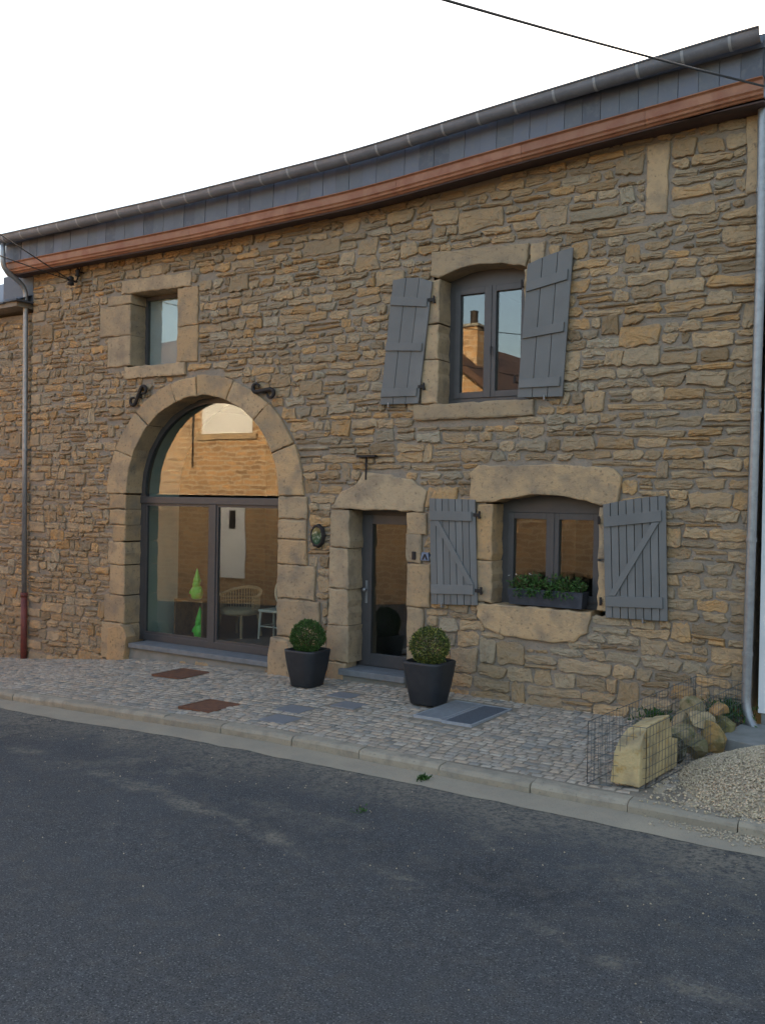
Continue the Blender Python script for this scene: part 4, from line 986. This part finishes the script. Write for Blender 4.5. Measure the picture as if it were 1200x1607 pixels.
# houses across the street (seen in the glass)
OY = -12.6
ob = thing('sandstone_house', 'sandstone house across the street with white roller shutter and white door', 'house', (-15, OY, 0))
MB().box((-23, OY - 8, -2.5), (-9.2, OY, 6.35)).build('wall', M['oppwall'], ob)
MB().add([(-23.2, OY + .4, 6.3), (-9.0, OY + .4, 6.3), (-9.0, OY - 4, 8.6), (-23.2, OY - 4, 8.6), (-9, OY - 8.4, 6.3), (-23.2, OY - 8.4, 6.3)], [(0, 1, 2, 3), (3, 2, 4, 5)]).build('roof', M['rooftile'], ob)
sh = MB(); z = 4.42
while z < 5.75: sh.box((-15.85, OY + .01, z), (-13.65, OY + .035, z + .048)); z += .055
sh.build('roller_shutter', M['pvc'], ob)
MB().box((-16.05, OY + .005, 4.22), (-13.45, OY + .09, 4.40)).build('window_sill', M['ashlar'], ob)
dd = MB().box((-14.95, OY + .005, -.3), (-13.85, OY + .05, 2.02)).build('door', M['pvc'], ob)
MB().box((-14.55, OY + .051, 1.25), (-14.25, OY + .056, 1.88)).build('door_light', M['iron'], dd)
for a, c, e, f_ in ((-14.8, -14.0, .75, 1.1), (-14.8, -14.0, -.1, .6)): MB().box((a, OY + .051, e), (c, OY + .062, f_)).build('door_panel', M['pvc'], dd)
MB().tube([(-16.25, OY + .06, 3.3), (-16.25, OY + .06, 6.2)], .022, 8).build('cable_conduit', M['iron'], ob)
og = thing('gabled_house', 'gable-fronted sandstone house across the street with brick chimney', 'house', (-6.9, OY, 0))
MB().prism([(-9.15, -2.5), (-1.5, -2.5), (-1.5, 2.6), (-7.5, 7.15), (-9.15, 5.9)], OY - 9, OY).build('wall', M['oppwall'], og)
b = MB()
for p, q in (((-7.5, 7.17), (-1.2, 2.39)), ((-7.5, 7.17), (-9.3, 5.81))):
    d = Vector((q[0] - p[0], q[1] - p[1])).normalized(); nrm = Vector((-d.y, d.x)) if d.x > 0 else Vector((d.y, -d.x)); t_ = .18
    b.prism([p, q, (q[0] + nrm.x * t_, q[1] + nrm.y * t_), (p[0] + nrm.x * t_, p[1] + nrm.y * t_)], OY - 9.2, OY + .35)
b.build('roof', M['rooftile'], og)
ch = MB().box((-6.36, OY - 1.2, 5.7), (-5.90, OY - .7, 7.30)).build('chimney', M['oppwall'], og)
MB().box((-6.43, OY - 1.27, 7.30), (-5.83, OY - .63, 7.38)).build('chimney_cap', M['concrete'], ch)
MB().lathe([(.12, 0), (.12, .38), (.14, .40)], (-6.13, OY - .95, 7.38), 12).build('chimney_pot', M['iron'], ch)

# ================================================================== CABLES
def cable(p, q, r, sag, label, name='overhead_cable'):
    p, q = Vector(p), Vector(q); pts = []
    for k in range(25):
        t = k / 24; a = p.lerp(q, t); a.z -= sag * 4 * t * (1 - t); pts.append(a)
    return tag(MB().tube(pts, r, 6).build(name, M['black'], None, smooth=True), label, 'cable')
a = Vector((4.58, -.42, 6.30)); m = W(718, 0, -4); b_ = Vector((m[0], -4, m[1])); c = a + (b_ - a) * 3.0; c.z += .25
cable(a, c, .011, .12, 'dark overhead cable crossing the sky above the gutter')
br = W(111, 440, -.16); br2 = W(122, 426, -.12)
kb = thing('cable_bracket', 'dark iron cable bracket with insulators under the eaves above the small window', 'bracket', (br[0], -.05, br[1]))
MB().tube([(br[0], .03, br[1]), (br[0], -.16, br[1])], .014, 8).lathe([(.02, -.08), (.05, -.07), (.05, -.03), (.03, -.02), (.05, .0), (.05, .05), (.02, .07)], (br[0], -.16, br[1]), 12).build('insulator', M['iron'], kb, smooth=True)
MB().tube([(br2[0], .03, br2[1]), (br2[0], -.12, br2[1])], .012, 8).lathe([(.015, -.05), (.045, -.04), (.03, 0), (.045, .04), (.012, .09)], (br2[0], -.12, br2[1] - .03), 12).build('insulator', M['iron'], kb, smooth=True)
MB().tube([(br[0], -.05, br[1]), (br2[0], -.04, br2[1] + .14)], .010, 6).build('stay', M['iron'], kb)
for (px, py, lab) in ((0, 362, 'upper thin cable leading from the eaves bracket over the street'), (0, 396, 'lower pale-lit cable leading from the eaves bracket over the street')):
    m = W(px, py, -2.4); p = Vector((br[0], -.16, br[1])); q = p + (Vector((m[0], -2.4, m[1])) - p) * 4.4
    cable(p, q, .009, .06, lab)

# ================================================================== INSIDE THE ARCHED ROOM
ct = thing('wooden_crate', 'open brown wooden crate standing behind the arched window', 'crate', (-4.05, .95, 0))
x0, x1, y0, y1, hh = -4.42, -3.80, .75, 1.15, .62
for a, b_ in (((x0, y0, .002), (x1, y1, .025)), ((x0, y0, hh - .025), (x1, y1, hh)), ((x0, y0, .026), (x0 + .03, y1, hh - .026)), ((x1 - .03, y0, .026), (x1, y1, hh - .026)), ((x0 + .031, y1 - .02, .026), (x1 - .031, y1, hh - .026))):
    k = rnd.uniform(.8, 1.2); MB().box(a, b_, (k, k, k)).build('board', M['crate'], ct, bevel=.003)
def gnome(loc, label, s):
    t = thing('gnome_figure', label, 'figurine', loc, 'green garden figures'); x, y, z = loc
    MB().lathe([(.07 * s, 0), (.10 * s, .02 * s), (.115 * s, .10 * s), (.10 * s, .20 * s), (.07 * s, .25 * s)], (x, y, z), 16).build('body', M['green'], t, smooth=True)
    MB().lathe([(.045 * s, .235 * s), (.068 * s, .27 * s), (.07 * s, .31 * s), (.06 * s, .345 * s)], (x, y - .01 * s, z), 14).build('head', M['green'], t, smooth=True)
    MB().lathe([(.078 * s, .33 * s), (.072 * s, .36 * s), (.045 * s, .44 * s), (.02 * s, .53 * s), (.003 * s, .58 * s)], (x, y, z), 14).build('hat', M['green'], t, smooth=True)
    MB().lathe([(.01 * s, -.07 * s), (.04 * s, -.02 * s), (.05 * s, .04 * s), (.03 * s, .06 * s)], (x, y - .055 * s, z + .25 * s), 12).build('beard', M['green'], t, smooth=True)
    for sg in (-1, 1): MB().tube([(x + sg * .09 * s, y, z + .21 * s), (x + sg * .125 * s, y - .03 * s, z + .14 * s), (x + sg * .07 * s, y - .10 * s, z + .12 * s)], .024 * s, 8).build('arm', M['green'], t, smooth=True)
gnome((-4.12, .95, hh + .001), 'bright green gnome figure standing on top of the crate', .85)
gnome((-3.98, .88, .027), 'bright green gnome figure standing inside the crate', .85)
# wicker armchair
wc = thing('wicker_armchair', 'light wicker armchair seen through the arched window behind the mullion', 'armchair', (-3.75, 1.55, 0)); x, y = -3.75, 1.55
MB().lathe([(.30, .36), (.33, .38), (.33, .43), (.28, .45)], (x, y, 0), 20).build('seat', M['wicker'], wc, smooth=True)
bk = MB(); n = 26
for k in range(n + 1):
    a = math.pi * (k / n) * 1.15 - .08 * math.pi; hb = .66 + .12 * math.sin(max(0, min(math.pi, a))); px, py = x + .36 * math.cos(a), y + .30 * math.sin(a)
    bk.tube([(px * .96 + x * .04, py, .42), (px, py, hb)], .007, 5)
for zz_ in (.50, .56, .62): bk.tube([(x + .355 * math.cos(math.pi * (k / n) * 1.15 - .25), y + .30 * math.sin(math.pi * (k / n) * 1.15 - .25), zz_) for k in range(n + 1)], .006, 5)
bk.build('woven_back', M['wicker'], wc)
MB().tube([(x + .37 * math.cos(math.pi * (k / n) * 1.15 - .25), y + .31 * math.sin(math.pi * (k / n) * 1.15 - .25), .66 + .12 * math.sin(max(0, min(math.pi, math.pi * (k / n) * 1.15 - .25)))) for k in range(n + 1)], .026, 8).build('arm_rail', M['wicker'], wc, smooth=True)
for sx_, sy_ in ((-1, -1), (1, -1), (-1, 1), (1, 1)): MB().tube([(x + sx_ * .22, y + sy_ * .2, .37), (x + sx_ * .26, y + sy_ * .24, 0)], .022, 8).build('leg', M['wicker'], wc)
# cream chair with oval back
cc = thing('cream_chair', 'cream painted chair with oval back at the right of the arched room', 'chair', (-3.12, 1.72, 0)); x, y = -3.12, 1.72
MB().box((x - .21, y - .2, .43), (x + .21, y + .2, .47)).build('seat', M['cream'], cc, bevel=.012)
for sx_, sy_ in ((-1, -1), (1, -1), (-1, 1), (1, 1)): MB().tube([(x + sx_ * .18, y + sy_ * .17, .43), (x + sx_ * .20, y + sy_ * .19, 0)], [.022, .014], 8).build('leg', M['cream'], cc)
st2 = MB()
for sx_ in (-1, 1): st2.tube([(x + sx_ * .19, y - .18, .2), (x + sx_ * .19, y + .18, .2)], .010, 6)
st2.tube([(x - .19, y - .18, .2), (x + .19, y - .18, .2)], .010, 6); st2.build('stretcher', M['cream'], cc)
ov = MB(); ov.tube([(x + .18 * math.cos(2 * math.pi * k / 28), y + .2, .72 + .21 * math.sin(2 * math.pi * k / 28)) for k in range(29)], .022, 8); ov.tube([(x, y + .2, .50), (x, y + .2, .93)], .014, 6); ov.tube([(x - .09, y + .2, .55), (x - .09, y + .2, .90)], .012, 6); ov.tube([(x + .09, y + .2, .55), (x + .09, y + .2, .90)], .012, 6); ov.tube([(x - .16, y + .2, .47), (x - .1, y + .2, .56)], .018, 6); ov.tube([(x + .16, y + .2, .47), (x + .1, y + .2, .56)], .018, 6)
ov.build('oval_back', M['cream'], cc, smooth=True)
